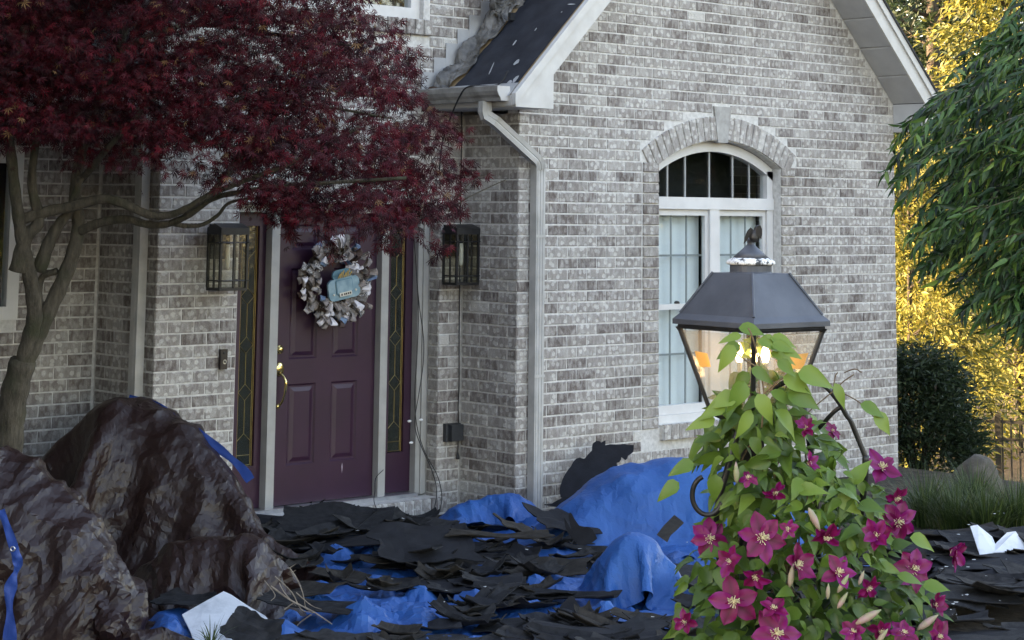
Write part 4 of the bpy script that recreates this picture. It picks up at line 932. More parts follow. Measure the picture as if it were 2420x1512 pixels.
# ================================================================== TORN ROOFING
SH = [M('shingle_black', (0.007, 0.0075, 0.009), (0.020, 0.0205, 0.023), 0.9, scale=22, bump=0.7, bscale=220, bdist=0.003, spec=0.3),
      M('shingle_charcoal', (0.013, 0.013, 0.014), (0.036, 0.035, 0.035), 0.92, scale=30, bump=0.7, bscale=220, bdist=0.003, spec=0.3),
      M('shingle_underside', (0.018, 0.015, 0.012), (0.036, 0.031, 0.026), 0.9, scale=26, bump=0.5, bscale=160, bdist=0.003, spec=0.3),
      M('felt_navy', (0.005, 0.0055, 0.008), (0.011, 0.012, 0.016), 0.85, scale=12, bump=0.4, bscale=90, bdist=0.003, spec=0.35)]
def scrap(seed, L, W, curl, jag=0.12, nx=10, ny=5, th=0.006):
    """torn sheet: jagged outline, curl and a few creases; returns MB centred at 0"""
    rs = random.Random(seed); top = []; ph = rs.random() * 50
    cr = [(rs.uniform(-0.4, 0.4), rs.uniform(-0.35, 0.35), rs.uniform(0, 3.14)) for _ in range(2)]
    for j in range(ny):
        for i in range(nx):
            u, v = i / (nx - 1) - 0.5, j / (ny - 1) - 0.5
            e = max(abs(u), abs(v)) * 2
            k = 1 + (jag * 2.4 * mnoise.noise((u * 3.2 + ph, v * 3.2, 1)) + jag * 0.9 * mnoise.noise((u * 13 + ph, v * 13, 4))) * (1 if e > 0.98 else 0.4)
            x, y = u * L * k, v * W * k * (1 + 0.25 * mnoise.noise((u * 2.2 + ph, 7, 7)))
            z = curl * ((u * 2) ** 2 * 0.04 + (v * 2) ** 2 * 0.02) + 0.022 * mnoise.noise((u * 3 + ph, v * 3, 9)) + sum(0.012 * abs((u - a) * math.cos(c) + (v - b) * math.sin(c)) for a, b, c in cr)
            top.append((x, y, z))
    n = nx * ny; q = MB(); vs_ = top + [(x, y, z - th) for x, y, z in top]
    fs_ = []
    for j in range(ny - 1):
        for i in range(nx - 1):
            a = j * nx + i; fs_ += [(a, a + 1, a + nx + 1, a + nx), (a + n, a + nx + n, a + nx + 1 + n, a + 1 + n)]
    ring = [i for i in range(nx)] + [j * nx + nx - 1 for j in range(1, ny)] + [(ny - 1) * nx + i for i in range(nx - 2, -1, -1)] + [j * nx for j in range(ny - 2, 0, -1)]
    fs_ += [(ring[(k + 1) % len(ring)], ring[k], ring[k] + n, ring[(k + 1) % len(ring)] + n) for k in range(len(ring))]
    q.add(vs_, fs_); return q
pool = []; pinfo = []
for i in range(48):
    big = i < 18; L = rng.uniform(0.34, 0.8) if big else rng.uniform(0.16, 0.42); W = rng.uniform(0.15, 0.30) if big else rng.uniform(0.10, 0.22); k = rng.choices([0, 1, 2, 3], [3, 3.2, 1.6, 2.4])[0]
    pool.append(scrap(i, L, W, rng.choice([-0.3, 0.2, 0.4, 0.7, 1.2]), rng.uniform(0.01, 0.075)).mesh('torn_shingle', SH[k])); pinfo.append((['black', 'charcoal', 'brown-backed', 'blue-black'][k], 'long' if L > 0.55 else ('mid-sized' if L > 0.3 else 'small')))
rs = random.Random(21)
def pile(x, d, z0, where, group, yaw=None, tx=None, ty=None, s=1.0, mi=None):
    mi = rs.randrange(len(pool)) if mi is None else mi; me = pool[mi]
    o = link('torn_shingle', me); p = gp_(x, d); o.location = (p[0], p[1], z0); o.scale = (s, s, 1)
    o.rotation_euler = (rs.gauss(0, 0.10) if tx is None else tx, rs.gauss(0, 0.10) if ty is None else ty, (rs.gauss(-YAW, 0.6) if yaw is None else yaw))
    return tag(o, '%s %s shingle scrap %s' % (pinfo[mi][1], pinfo[mi][0], where), 'shingle', group)
G1 = 'torn shingles heaped on the blue ground tarp'
def zone(x, d):
    row = 'by the door step' if d > 12.9 else 'in the far part of the heap' if d > 12.1 else 'in the middle of the heap' if d > 11.2 else 'in the near part of the heap' if d > 10.4 else 'along the bottom edge of the heap'
    colm = 'below the left sidelight' if x < 720 else 'below the door handle' if x < 860 else 'below the right sidelight' if x < 1000 else 'below the outlet box' if x < 1120 else 'below the downspout' if x < 1290 else 'below the leaning felt' if x < 1480 else 'below the window'
    return row + ', ' + colm
cnt = 0
def clear(x, d):
    y = seen(np.append(gp_(x, d), GZ + 0.06))[1]
    return not any(((x - cx) / (rx * 1.2)) ** 2 + ((y - cy) / (ry * 1.3)) ** 2 < 1 for cx, cy, rx, ry, _ in BAREPX)
tries = 0
while cnt < 170 and tries < 6000:
    tries += 1
    d = 9.45 + 4.2 * rs.random() ** 0.95; x = rs.uniform(610, 1690)
    y = seen(np.append(gp_(x, d), GZ + 0.05))[1]
    if d > 13.1 and not (640 < x < 850): continue
    if d > 12.5 and 1010 < x < 1300: continue
    if d > 12.3 and x > 1330: continue
    if x > 1290 and 10.3 < d < 11.9: continue
    if x < 790 and d < 10.5: continue
    if x < 700 and d > 10.6 and d < 12.2: continue
    if d > 11.6 and x > 1480: continue
    if not clear(x, d): continue
    hz = 0.01 + 0.04 * max(0, 1 - abs(x - 900) / 380) * (d > 11.5) + 0.045 * rs.random()
    pile(x, d, GZ + 0.03 + hz, zone(x, d), G1, s=rs.uniform(0.7, 1.1), tx=rs.gauss(0.03, 0.08), ty=rs.gauss(0, 0.07)); cnt += 1
for x, d, z in ((760, 13.0, 0.0), (690, 12.9, 0.0), (840, 13.1, 0.01), (900, 12.8, 0.0), (720, 12.5, 0.0), (800, 12.6, 0.02), (980, 12.7, 0.0), (860, 12.3, 0.02)):
    pile(x, d, z, zone(x, d), G1, s=1.25, mi=rs.randrange(18))
# big sheets standing proud of the heap
for (x, d, z, yaw, tx, ty, s, L, W, mt, label) in ((1010, 11.75, 0.09, -YAW + 0.2, 0.36, 0.02, 1.0, 0.62, 0.46, 3, 'largest flat black felt sheet tilted toward the viewer in mid heap'),
                                 (800, 12.8, 0.06, -YAW + 0.1, 0.22, 0.0, 1.0, 0.75, 0.45, 0, 'curled black sheet just below the door threshold'),
                                 (1225, 12.3, 0.09, -YAW + 0.9, 0.35, 0.3, 1.0, 0.34, 0.26, 2, 'upturned brown-grey triangular shingle near the blue flap'),
                                 (1420, 9.75, -0.01, -YAW + 0.1, 0.12, 0.03, 1.0, 0.7, 0.36, 3, 'broad black felt sheet at the bottom edge right of centre'),
                                 (870, 9.5, -0.04, -YAW - 0.06, 0.1, 0.0, 1.0, 1.0, 0.36, 1, 'long layered charcoal shingle strip along the bottom edge'),
                                 (1320, 12.75, 0.08, -YAW + 0.6, 0.3, 0.15, 1.0, 0.42, 0.36, 3, 'rounded black felt piece beside the blue window tarp'),
                                 (1180, 11.9, 0.12, -YAW + 0.02, 0.12, 0.0, 1.0, 0.62, 0.10, 2, 'narrow grey-brown shingle strip lying across mid heap'),
                                 (600, 9.6, 0.03, -YAW - 0.2, 0.5, 0.3, 1.0, 0.26, 0.22, 0, 'black corner of shingle over the white board'),
                                 (440, 10.3, 0.03, -YAW - 0.5, 0.15, 0.0, 1.0, 0.30, 0.22, 0, 'black shingle piece left of the white board'),
                                 (735, 10.3, 0.02, -YAW - 0.3, 0.1, 0.05, 1.0, 0.5, 0.20, 0, 'long black shingle under the bare twigs')):
    o = link('torn_shingle', scrap(int(x * 7 + d), L, W, 0.25, 0.10, 14, 9).mesh('torn_shingle', SH[mt])); p = gp_(x, d)
    o.location = (p[0], p[1], z); o.rotation_euler = (tx, ty, yaw); o.scale = (s, s, s); tag(o, label, 'shingle', G1)
# torn felt sheets with ragged outlines, standing
def torn_sheet(name, outline, d0, d1, label, mat, th=0.004):
    """outline in picture points; the sheet leans from depth d0 at its foot to d1 at its top"""
    ys = [y for _, y in outline]; y0, y1 = max(ys), min(ys); n = len(outline)
    fr_ = [at(x, y, d0 + (d1 - d0) * (y0 - y) / (y0 - y1)) for x, y in outline]; bk = [p + fh * th for p in fr_]
    q = MB(); q.add(fr_ + bk, [tuple(range(n)), tuple(range(2 * n - 1, n - 1, -1))] + [(i, i + n, (i + 1) % n + n, (i + 1) % n) for i in range(n)])
    return tag(q.obj(name, mat), label, 'felt scrap')
def zz(px, x0, y0, s): return [((x0 + a / s) * 0.63021, (y0 + b / s) * 0.63021) for a, b in px]
torn_sheet('torn_felt', zz([(430, 800), (418, 740), (425, 680), (450, 600), (480, 540), (520, 480), (548, 450), (575, 395), (610, 360), (650, 350), (690, 362), (705, 358), (735, 320), (770, 285), (785, 270), (788, 215), (800, 185), (835, 160), (870, 162), (890, 180), (915, 165), (940, 152), (938, 210), (990, 198), (1050, 200), (1100, 205), (1150, 195), (1200, 205), (1260, 205), (1258, 255), (1250, 290), (1225, 310), (1195, 330), (1185, 360), (1165, 380), (1140, 360), (1120, 345), (1115, 375), (1095, 400), (1070, 410), (1065, 425), (1085, 450), (1092, 500), (1085, 560), (1000, 700), (900, 820), (700, 880), (560, 850)], 1960, 1600, 3.024),
           13.75, 14.25, 'ragged black felt sheet leaning on the brick behind the blue mound', SH[3])
torn_sheet('torn_felt', zz([(240, 880), (330, 870), (420, 820), (470, 790), (560, 800), (580, 850), (520, 905), (430, 915), (340, 905), (250, 890)], 1960, 1600, 3.024), 13.55, 13.6, 'flat black felt tail below the leaning ragged sheet', SH[0])
torn_sheet('torn_felt', zz([(465, 1020), (480, 1040), (520, 1110), (550, 1165), (535, 1100), (520, 1010), (535, 970), (560, 990), (590, 1050), (640, 1120), (690, 1140), (740, 1135), (790, 1165), (830, 1230), (845, 1270), (790, 1310), (720, 1340), (640, 1350), (560, 1270), (510, 1200), (480, 1130)], 1960, 1600, 3.024), 12.3, 12.35, 'black felt scrap with two upright prongs between the blue mounds', SH[3])
torn_sheet('torn_felt', zz([(1545, 1290), (1560, 1260), (1590, 1230), (1620, 1200), (1650, 1205), (1665, 1240), (1690, 1270), (1710, 1300), (1705, 1340), (1660, 1365), (1600, 1360), (1560, 1330)], 1280, 1600, 1.89), 10.35, 10.42, 'small rounded black felt scrap in front of the faded blue hood', SH[3])
torn_sheet('torn_felt', zz([(1520, 1225), (1600, 1120), (1720, 1000), (1800, 1060), (1830, 1090), (1760, 1160), (1680, 1230), (1640, 1310), (1580, 1270)], 1960, 1600, 3.024), 11.9, 12.3, 'brown torn shingle propped between blue tarp and clematis', SH[2])
# right-hand heap
G2 = 'shingles heaped at the right edge'
for i in range(46):
    d = 9.9 + 2.9 * rs.random(); x = rs.uniform(2150, 2600)
    z = GZ + 0.03 + 0.05 * rs.random() + (0.06 if d > 10.6 else 0.02)
    y = seen((*gp_(x, d), z))[1]
    pile(x, d, z, ('high in the right-hand heap' if d > 11.8 else 'mid right-hand heap' if d > 10.8 else 'low in the right-hand heap') + (', next to the clematis' if x < 2290 else ', toward the right edge' if x < 2420 else ', cut by the right edge'), G2, s=rs.uniform(0.9, 1.3), tx=rs.gauss(0.05, 0.08), ty=rs.gauss(0, 0.07), yaw=rs.gauss(-YAW + 0.15, 0.3), mi=rs.randrange(18))
for i in range(26):
    d = 10.0 + 2.2 * rs.random(); x = rs.uniform(1640, 2180)
    pile(x, d, GZ + 0.06 + 0.06 * rs.random(), 'behind the clematis, ' + ('low down' if d < 11 else 'higher up') + (' on its left' if x < 1850 else ' on its right'), 'shingles behind the clematis', s=rs.uniform(0.9, 1.2))
# loose nails and crumbs of white felt
CHIP = M('pale_chip', (0.45, 0.45, 0.43), (0.6, 0.6, 0.58), 0.8, scale=40)
q = MB()
for i in range(46):
    d = 9.8 + 3.6 * rs.random(); x = rs.choice([rs.uniform(640, 1640), rs.uniform(2200, 2420)]); p = gp_(x, d); zc = GZ + 0.17 + 0.05 * rs.random(); s_ = rs.uniform(0.004, 0.014)
    q.add([(p[0] + s_ * math.cos(a) * rs.uniform(0.6, 1.6), p[1] + s_ * math.sin(a), zc + rs.uniform(0, 0.004)) for a in (0.3, 1.6, 2.9, 4.4, 5.3)], [(0, 1, 2, 3, 4)])
o = q.obj('paper_crumbs', CHIP, kind='stuff'); o['label'] = 'pale crumbs scattered over the shingles'; o['category'] = 'crumbs'
# white boards
FOAM = M('white_board', (0.42, 0.45, 0.48), (0.66, 0.69, 0.72), 0.75, scale=5, lo=0.3, hi=0.5, bump=0.3, bscale=14, bdist=0.02, detail=8)
def board(name, pts, label, mat=FOAM, th=0.006):
    n = len(pts); q = MB(); q.add(list(pts) + [p - np.array([0, 0, th]) for p in pts], [tuple(range(n)), tuple(range(2 * n - 1, n - 1, -1))] + [(i, i + n, (i + 1) % n + n, (i + 1) % n) for i in range(n)])
    return tag(q.obj(name, mat), label, 'board')
bp = zz([(1290, 1330), (1440, 1245), (1585, 1165), (1640, 1190), (1760, 1270), (1880, 1340), (1905, 1370), (1975, 1440), (1940, 1475), (1960, 1530), (1700, 1640), (1480, 1640), (1400, 1600), (1350, 1450)], 0, 1600, 1.89)
Z0 = 0.16; pb = []
for x, y in bp: dd_ = 10.30 - (y - 1390) * 0.0050; pb.append(at(x, y, dd_))
bo = board('white_board', pb, 'pale blue-white torn board lying at the lower left')
for (x, y) in ((552, 1450), (557, 1478), (648, 1483), (700, 1499)):
    p = at(x, y, 10.30 - (y - 1390) * 0.0050 - 0.02); q = MB(); q.lathe([(0.007, -0.003), (0.007, 0.003)], (0, 0, 0), 8, 'z'); q.v = [(a + p[0], b + p[1], c + p[2]) for a, b, c in q.v]; q.obj('nail_hole', CORD, bo)
wp = [at(2293, 1243, 12.2), at(2310, 1240, 12.2), at(2345, 1268, 12.1), at(2352, 1285, 12.05), at(2380, 1258, 12.1), at(2400, 1255, 12.1), at(2425, 1290, 12.0), at(2425, 1302, 11.95), at(2350, 1304, 11.9), at(2316, 1312, 11.85)]
board('white_board', wp, 'folded white sheet on the right-hand shingle heap')
# twigs
TW = M('dry_twig', (0.16, 0.13, 0.10), (0.28, 0.23, 0.18), 0.85, scale=40)
t = thing('bare_twigs', 'bundle of bare forked twigs left of the heap', 'twigs', at(720, 1440, 10.1))
for pts, r_ in (([(640, 1385), (690, 1420), (740, 1445), (785, 1475)], 0.006), ([(650, 1362), (690, 1400), (712, 1440), (745, 1448)], 0.004), ([(684, 1342), (700, 1365), (715, 1400), (723, 1440)], 0.004), ([(684, 1342), (700, 1332)], 0.003), ([(690, 1352), (700, 1347)], 0.0025), ([(735, 1452), (705, 1475), (695, 1498)], 0.004), ([(672, 1440), (700, 1425), (740, 1450)], 0.004), ([(625, 1372), (650, 1405), (640, 1420)], 0.003), ([(660, 1378), (672, 1400), (700, 1432)], 0.0035), ([(700, 1400), (735, 1430), (760, 1440)], 0.003)):
    q = MB(); q.tube(spline([at(x, y, 10.0 + 0.1 * mnoise.noise((x * .01, y * .01, 0))) for x, y in pts], 4), [r_ * (1 - 0.5 * i / (4 * (len(pts) - 1))) for i in range(4 * (len(pts) - 1) + 1)], 5); q.obj('twig', TW, t)
# ================================================================== POST LANTERN
LD = 5.6
lc = at(1775, 760, LD); lx, ly = lc[0], lc[1]
def Zof(y): return at(1775, y, LD)[2]
ROT = math.radians(5); E1 = rt0 * math.cos(ROT) - fh * math.sin(ROT); E2 = -fh * math.cos(ROT) - rt0 * math.sin(ROT)
LCOR = [E1, E2, -E1, -E2]
def lp(k, hd, z): v = LCOR[k % 4] * hd; return np.array([lx + v[0], ly + v[1], z])
LANT = M('grey_blue_lantern_metal', (0.040, 0.046, 0.058), (0.062, 0.070, 0.086), 0.5, scale=9, bump=0.12, bscale=60, bdist=0.003)
def flake_mat():
    m, nt, b, out = base_mat('flaking_white_paint'); pos = coords(nt, 'Object')
    n = tnoise(nt, pos, 55, 5, 0.65)
    nt.links.new(ramp(nt, n, [(0.44, (0.045, 0.05, 0.055)), (0.50, (0.70, 0.70, 0.68))]).outputs[0], b.inputs['Base Color']); b.inputs['Roughness'].default_value = 0.8
    bumpn(nt, b, n, 0.6, 0.006); return m
FLAKE = flake_mat()
LGLASS = glass_mat('hazy_lantern_glass', (0.97, 0.96, 0.92), alpha=0.80, rough=0.06, bump=0.1, bscale=20, haze=(0.78, 0.77, 0.70))
lantern = thing('post_lantern', 'lit grey-blue post lantern with eagle finial above the clematis', 'lamp post', (lx, ly, GZ))
ze, zt_ = Zof(759), Zof(645)
q = MB(); vs_ = []
for hd, z in ((0.2255, ze - 0.010), (0.2255, ze + 0.004), (0.205, ze + 0.020), (0.108, zt_)): vs_ += [lp(k, hd, z) for k in range(4)]
q.add(vs_, [(o + k, o + (k + 1) % 4, o + 4 + (k + 1) % 4, o + 4 + k) for o in (0, 4, 8) for k in range(4)] + [(12, 13, 14, 15), (3, 2, 1, 0)]); hood = q.obj('hood', LANT, lantern)
for k in range(4):
    q = MB(); q.tube([lp(k, 0.204, ze + 0.021), lp(k, 0.109, zt_ + 0.001)], 0.0045, 6); q.obj('hip_seam', LANT, hood)
q = MB(); q.lathe([(0.064, zt_ - 0.002), (0.060, zt_ + 0.004), (0.060, Zof(627)), (0.064, Zof(626))], (lx, ly, 0), 24); q.obj('neck', LANT, lantern, False)
q = MB(); q.lathe([(0.066, Zof(626)), (0.071, Zof(623)), (0.069, Zof(617)), (0.052, Zof(609))], (lx, ly, 0), 28); q.obj('cap_rim', FLAKE, lantern, True)
q = MB(); q.lathe([(0.053, Zof(609.5)), (0.032, Zof(594)), (0.014, Zof(581)), (0.010, Zof(577)), (0.011, Zof(572)), (0.013, Zof(568)), (0.009, Zof(563))], (lx, ly, 0), 24); q.obj('cap', LANT, lantern, True)
# eagle finial
def L(x, y, d=0.0): return at(x, y, LD + d)
q = MB(); q.tube(spline([L(1783, 572), L(1783, 563), L(1785, 553), L(1789, 545), L(1792, 538), L(1797, 537)], 4), [0.008, 0.010, 0.013, 0.0145, 0.0155, 0.0155, 0.015, 0.0145, 0.014, 0.013, 0.012, 0.011, 0.010, 0.0105, 0.0105, 0.010, 0.009, 0.007, 0.005, 0.003, 0.001], 10)
eagle = q.obj('eagle', BLACKM, lantern, True)
for pts, d0, d1 in (([(1784, 546), (1774, 537), (1766, 545), (1760, 560), (1757, 577), (1763, 571), (1769, 562), (1776, 558), (1784, 558)], 0.0, 0.012), ([(1786, 544), (1790, 534), (1797, 532), (1801, 541), (1801, 555), (1799, 566), (1794, 560), (1788, 558)], -0.014, -0.002)):
    n = len(pts); q = MB(); a = [L(x, y, d0) for x, y in pts]; b = [L(x, y, d0 + 0.008) for x, y in pts]; q.add(a + b, [tuple(range(n)), tuple(range(2 * n - 1, n - 1, -1))] + [(i, i + n, (i + 1) % n + n, (i + 1) % n) for i in range(n)]); q.obj('wing', BLACKM, eagle)
zc0, zc1 = Zof(772), Zof(968); hd0, hd1 = 0.205, 0.114
for k in range(4):
    q = MB(); q.tube([lp(k, hd0, zc0), lp(k, hd0 * 0.985, zc0 - 0.012), lp(k, hd1 + 0.004, zc1), lp(k, hd1, zc1 - 0.006)], [0.013, 0.0075, 0.0065, 0.012], 8); q.obj('cage_post', BLACKM, lantern)
    a, b = lp(k, hd0, zc0), lp(k + 1, hd0, zc0); c, d = lp(k + 1, hd1, zc1), lp(k, hd1, zc1)
    q = MB(); q.add([a * 0.97 + b * 0.03 - [0, 0, 0.012], b * 0.97 + a * 0.03 - [0, 0, 0.012], c * 0.96 + d * 0.04, d * 0.96 + c * 0.04], [(0, 1, 2, 3)]); q.obj('pane', LGLASS, lantern)
    q = MB(); q.tube([a, b], 0.0085, 6); q.obj('top_rail', BLACKM, lantern)
    q = MB(); q.tube([d, c], 0.007, 6); q.obj('bottom_rail', BLACKM, lantern)
q = MB(); vs_ = []
for hd, z in ((hd1, zc1 - 0.004), (hd1 * 1.02, zc1 - 0.014), (0.05, zc1 - 0.04)): vs_ += [lp(k, hd, z) for k in range(4)]
q.add(vs_, [(o + 4 + k, o + 4 + (k + 1) % 4, o + (k + 1) % 4, o + k) for o in (0, 4) for k in range(4)] + [(0, 1, 2, 3), (11, 10, 9, 8)]); q.obj('base_tray', BLACKM, lantern)
q = MB(); q.lathe([(0.060, GZ - 0.05), (0.060, GZ + 0.10), (0.042, GZ + 0.14), (0.038, GZ + 0.6), (0.036, zc1 - 0.09), (0.05, zc1 - 0.06), (0.05, zc1 - 0.035)], (lx, ly, 0), 16); q.obj('post', BLACKM, lantern, True)
q = MB(); q.lathe([(0.012, zc1 - 0.005), (0.010, zc1 + 0.06), (0.016, zc1 + 0.065), (0.008, zc1 + 0.085)], (lx, ly, 0), 12); q.obj('stem', BLACKM, lantern, True)
HOT = emit_mat('lit_bulb', (1.0, 0.74, 0.38), 3.0)
for k, (u, w_) in enumerate(((-0.034, 0.006), (0.010, -0.020), (0.040, 0.012))):
    b = np.array([lx, ly, 0]) + E1 * u + E2 * w_; z = Zof(846)
    q = MB(); q.lathe([(0.006, z - 0.075), (0.007, z - 0.012), (0.008, z - 0.01)], (b[0], b[1], 0), 10); q.obj('candle', CREAM, lantern, True)
    q = MB(); q.lathe([(0.007, z - 0.01), (0.013, z + 0.008), (0.012, z + 0.02), (0.005, z + 0.038), (0.001, z + 0.044)], (b[0], b[1], 0), 12); q.obj('bulb', HOT, lantern, True)
pl = bpy.data.lights.new('lantern_light', 'POINT'); pl.energy = 0.13; pl.color = (1.0, 0.62, 0.26); pl.shadow_soft_size = 0.03
po = bpy.data.objects.new('lantern_light', pl); col.objects.link(po); po.location = (lx, ly, Zof(818)); po.parent = lantern; po.matrix_parent_inverse = Matrix.Translation(-lantern.location)
AMB, nt, b_, out_ = base_mat('amber_glint_colour'); b_.inputs['Base Color'].default_value = (0.60, 0.38, 0.08, 1); b_.inputs['Roughness'].default_value = 0.3  # bulb reflections in the panes, made as translucent amber plates
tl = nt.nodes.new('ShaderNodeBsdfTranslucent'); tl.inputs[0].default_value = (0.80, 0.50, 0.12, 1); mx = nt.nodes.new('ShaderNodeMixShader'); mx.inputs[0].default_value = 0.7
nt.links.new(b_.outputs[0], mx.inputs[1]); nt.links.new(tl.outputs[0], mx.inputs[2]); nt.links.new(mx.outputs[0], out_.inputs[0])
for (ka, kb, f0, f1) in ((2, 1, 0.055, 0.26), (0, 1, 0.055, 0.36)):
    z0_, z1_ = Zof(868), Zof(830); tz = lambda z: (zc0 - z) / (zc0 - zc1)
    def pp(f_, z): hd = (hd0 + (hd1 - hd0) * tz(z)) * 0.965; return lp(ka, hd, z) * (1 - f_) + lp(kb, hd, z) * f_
    q = MB(); q.add([pp(f0, z0_), pp(f1, z0_ + 0.004), pp(f1, z1_ - 0.004), pp(f0, z1_)], [(0, 1, 2, 3)]); q.obj('amber_glint_plate', AMB, lantern)

# ================================================================== IRON TRELLIS
tr = thing('iron_trellis', 'black wrought-iron trellis with scrolls inside the clematis', 'trellis', (lx, ly - 0.05, GZ))
def rod(pts, r_, name='rod'):
    q = MB(); q.tube(spline(pts, 6), r_, 8); return q.obj(name, BLACKM, tr, True)
rod([at(1822, 925, 5.50), at(1845, 908, 5.48), at(1869, 897, 5.46), at(1890, 890, 5.46), at(1913, 894, 5.46), at(1935, 905, 5.46), at(1953, 915, 5.46), at(1971, 935, 5.46), at(1988, 959, 5.46), at(2001, 982, 5.46), at(2011, 996, 5.46), at(2030, 1042, 5.46), at(2046, 1081, 5.46)], 0.0075, 'arch')
rod([at(2046, 1076, 5.46), at(2043, 1137, 5.47), at(2030, 1250, 5.6), at(2010, 1400, 5.68), at(2000, 1700, 5.7), at(2000, 2000, 5.7)], 0.010, 'upright')
rod([at(1988, 960, 5.46), at(1966, 978, 5.47), at(1935, 1012, 5.5)], 0.006, 'brace')
rod([at(1760, 985, 5.46), at(1740, 1028, 5.44), at(1716, 1120, 5.42), at(1693, 1222, 5.44), at(1705, 1400, 5.62), at(1710, 1700, 5.66), at(1710, 2000, 5.66)], 0.009, 'upright')
n = 22; rod([at(1672 + 36 * math.cos(a), 1170 + 46 * math.sin(a), 5.40) for a in np.linspace(-1.9, -5.9, n)], 0.007, 'scroll')
rod([at(1900, 960, 5.7), at(1930, 1200, 5.72), at(1945, 1700, 5.74), at(1950, 2000, 5.74)], 0.009, 'upright')
for y in (1320, 1470): rod([at(1700, y, 5.5), at(1860, y + 8, 5.55), at(2048, y - 10, 5.47)], 0.006, 'cross_rod')

# ================================================================== CLEMATIS
CLEAF = leaf_mat('clematis_leaf', [(0.0, (0.014, 0.040, 0.008)), (0.4, (0.062, 0.122, 0.018)), (0.75, (0.115, 0.205, 0.030)), (1.0, (0.19, 0.28, 0.045))], 0.42, 0.3)
clem = thing('clematis', 'flowering clematis with magenta blooms climbing the lantern post', 'climbing plant', (lx, ly - 0.08, GZ))
def leaf_geo(Ln, W, fold, droop, rs, n=6):
    """pointed ovate leaf along +x, normal +z, folded along the midrib and drooping at the tip"""
    prof = [0.0, 0.72, 1.0, 0.86, 0.56, 0.25, 0.0] if n == 6 else None
    ts = [0.0, 0.12, 0.30, 0.50, 0.70, 0.87, 1.0]; vs_ = []
    for t, p in zip(ts, prof):
        x = t * Ln; z = -droop * Ln * t * t; w_ = W / 2 * p; wav = 0.05 * W * math.sin(t * 9 + rs.random() * 0.6)
        vs_ += [(x, -w_, z + fold * w_ + wav), (x, 0, z), (x, w_, z + fold * w_ - wav)]
    fs_ = []
    for i in range(len(ts) - 1):
        a = i * 3; fs_ += [(a, a + 1, a + 4, a + 3), (a + 1, a + 2, a + 5, a + 4)]
    return np.array(vs_), fs_
def orient(pos, d, nrm, s=1.0, roll=0.0):
    d = np.asarray(d, float); d = d / np.linalg.norm(d); nrm = np.asarray(nrm, float); nrm = nrm - d * (nrm @ d); nrm = nrm / (np.linalg.norm(nrm) + 1e-9); y = np.cross(nrm, d)
    return Matrix(((d[0] * s, y[0] * s, nrm[0] * s, pos[0]), (d[1] * s, y[1] * s, nrm[1] * s, pos[1]), (d[2] * s, y[2] * s, nrm[2] * s, pos[2]), (0, 0, 0, 1)))
rs = random.Random(77); cvar = []
for i in range(30):
    v, f = leaf_geo(0.080, rs.uniform(0.034, 0.052), rs.uniform(0.15, 0.6), rs.uniform(0.15, 0.6), rs); q = MB(); q.add(v, f, 0.08 + 0.88 * (i / 29.0)); cvar.append(q.mesh('leaf', CLEAF, True))
UPV = np.array([0, 0, 1.0])
def hull(y):
    """left and right limits of the foliage at picture height y"""
    ks = [(775, 1745, 1800), (830, 1735, 1850), (880, 1740, 1885), (920, 1725, 1885), (960, 1690, 1905), (1000, 1672, 1930), (1060, 1655, 1980), (1120, 1668, 2060), (1180, 1690, 2100), (1240, 1660, 2115), (1300, 1630, 2145), (1360, 1622, 2175), (1420, 1610, 2200), (1480, 1600, 2225), (1560, 1600, 2240)]
    ys = [k[0] for k in ks]; return np.interp(y, ys, [k[1] for k in ks]), np.interp(y, ys, [k[2] for k in ks])
FL = [(190, 790, 270, 0, 0), (560, 790, 345, 0.1, 0.1), (800, 985, 290, 0.9, 0.35), (350, 960, 220, -0.8, 0.2), (365, 1240, 320, -0.2, 0.1), (640, 1300, 200, 0.1, 1.0), (665, 1470, 340, 0, 0.2), (1410, 300, 270, 0.1, 0.95), (1525, 670, 270, 0.1, -0.2), (1370, 775, 240, -0.2, 0.2), (1625, 1010, 290, 0.3, 0.1), (1890, 880, 250, 1.3, -0.6), (1100, 1040, 260, 0.2, 0.5), (880, 270, 170, 1.1, 0.6), (1510, 490, 190, 0.5, -1.0), (650, 450, 170, 0.4, -1.1), (470, 370, 150, -0.3, 0.8), (20, 1375, 170, -0.6, -0.3), (1800, 1490, 230, 0.5, 0.1), (1560, 1470, 200, 0.2, 0.6), (1400, 1430, 170, 0.3, -0.7), (1210, 1460, 190, -0.3, 0.5), (1770, 1270, 190, 1.1, 0.3), (1310, 1130, 190, 0.5, -0.8), (520, 1050, 210, -0.1, -0.7), (1050, 40, 140, 0.7, 0.6), (870, 20, 150, -0.2, 0.9), (1020, 760, 230, 0.2, -1.2), (760, 730, 150, -0.7, 0.4)]
def fpos(px, py): return (2560 + px * 0.5291) * 0.63021, (1600 + py * 0.5291) * 0.63021
def surf_depth(x, y):
    l, r_ = hull(y); u = np.clip((x - (l + r_) / 2) / max((r_ - l) / 2, 1), -1, 1)
    return 5.62 - 0.34 * math.sqrt(max(0, 1 - u * u)) * min(1, (y - 740) / 300)
fc = [fpos(a, b) + (c * 0.3334 / 2,) for a, b, c, _, _ in FL]
def in_flower(x, y, k=0.75): return any((x - a) ** 2 + (y - b) ** 2 < (c * k) ** 2 for a, b, c in fc)
cand = []
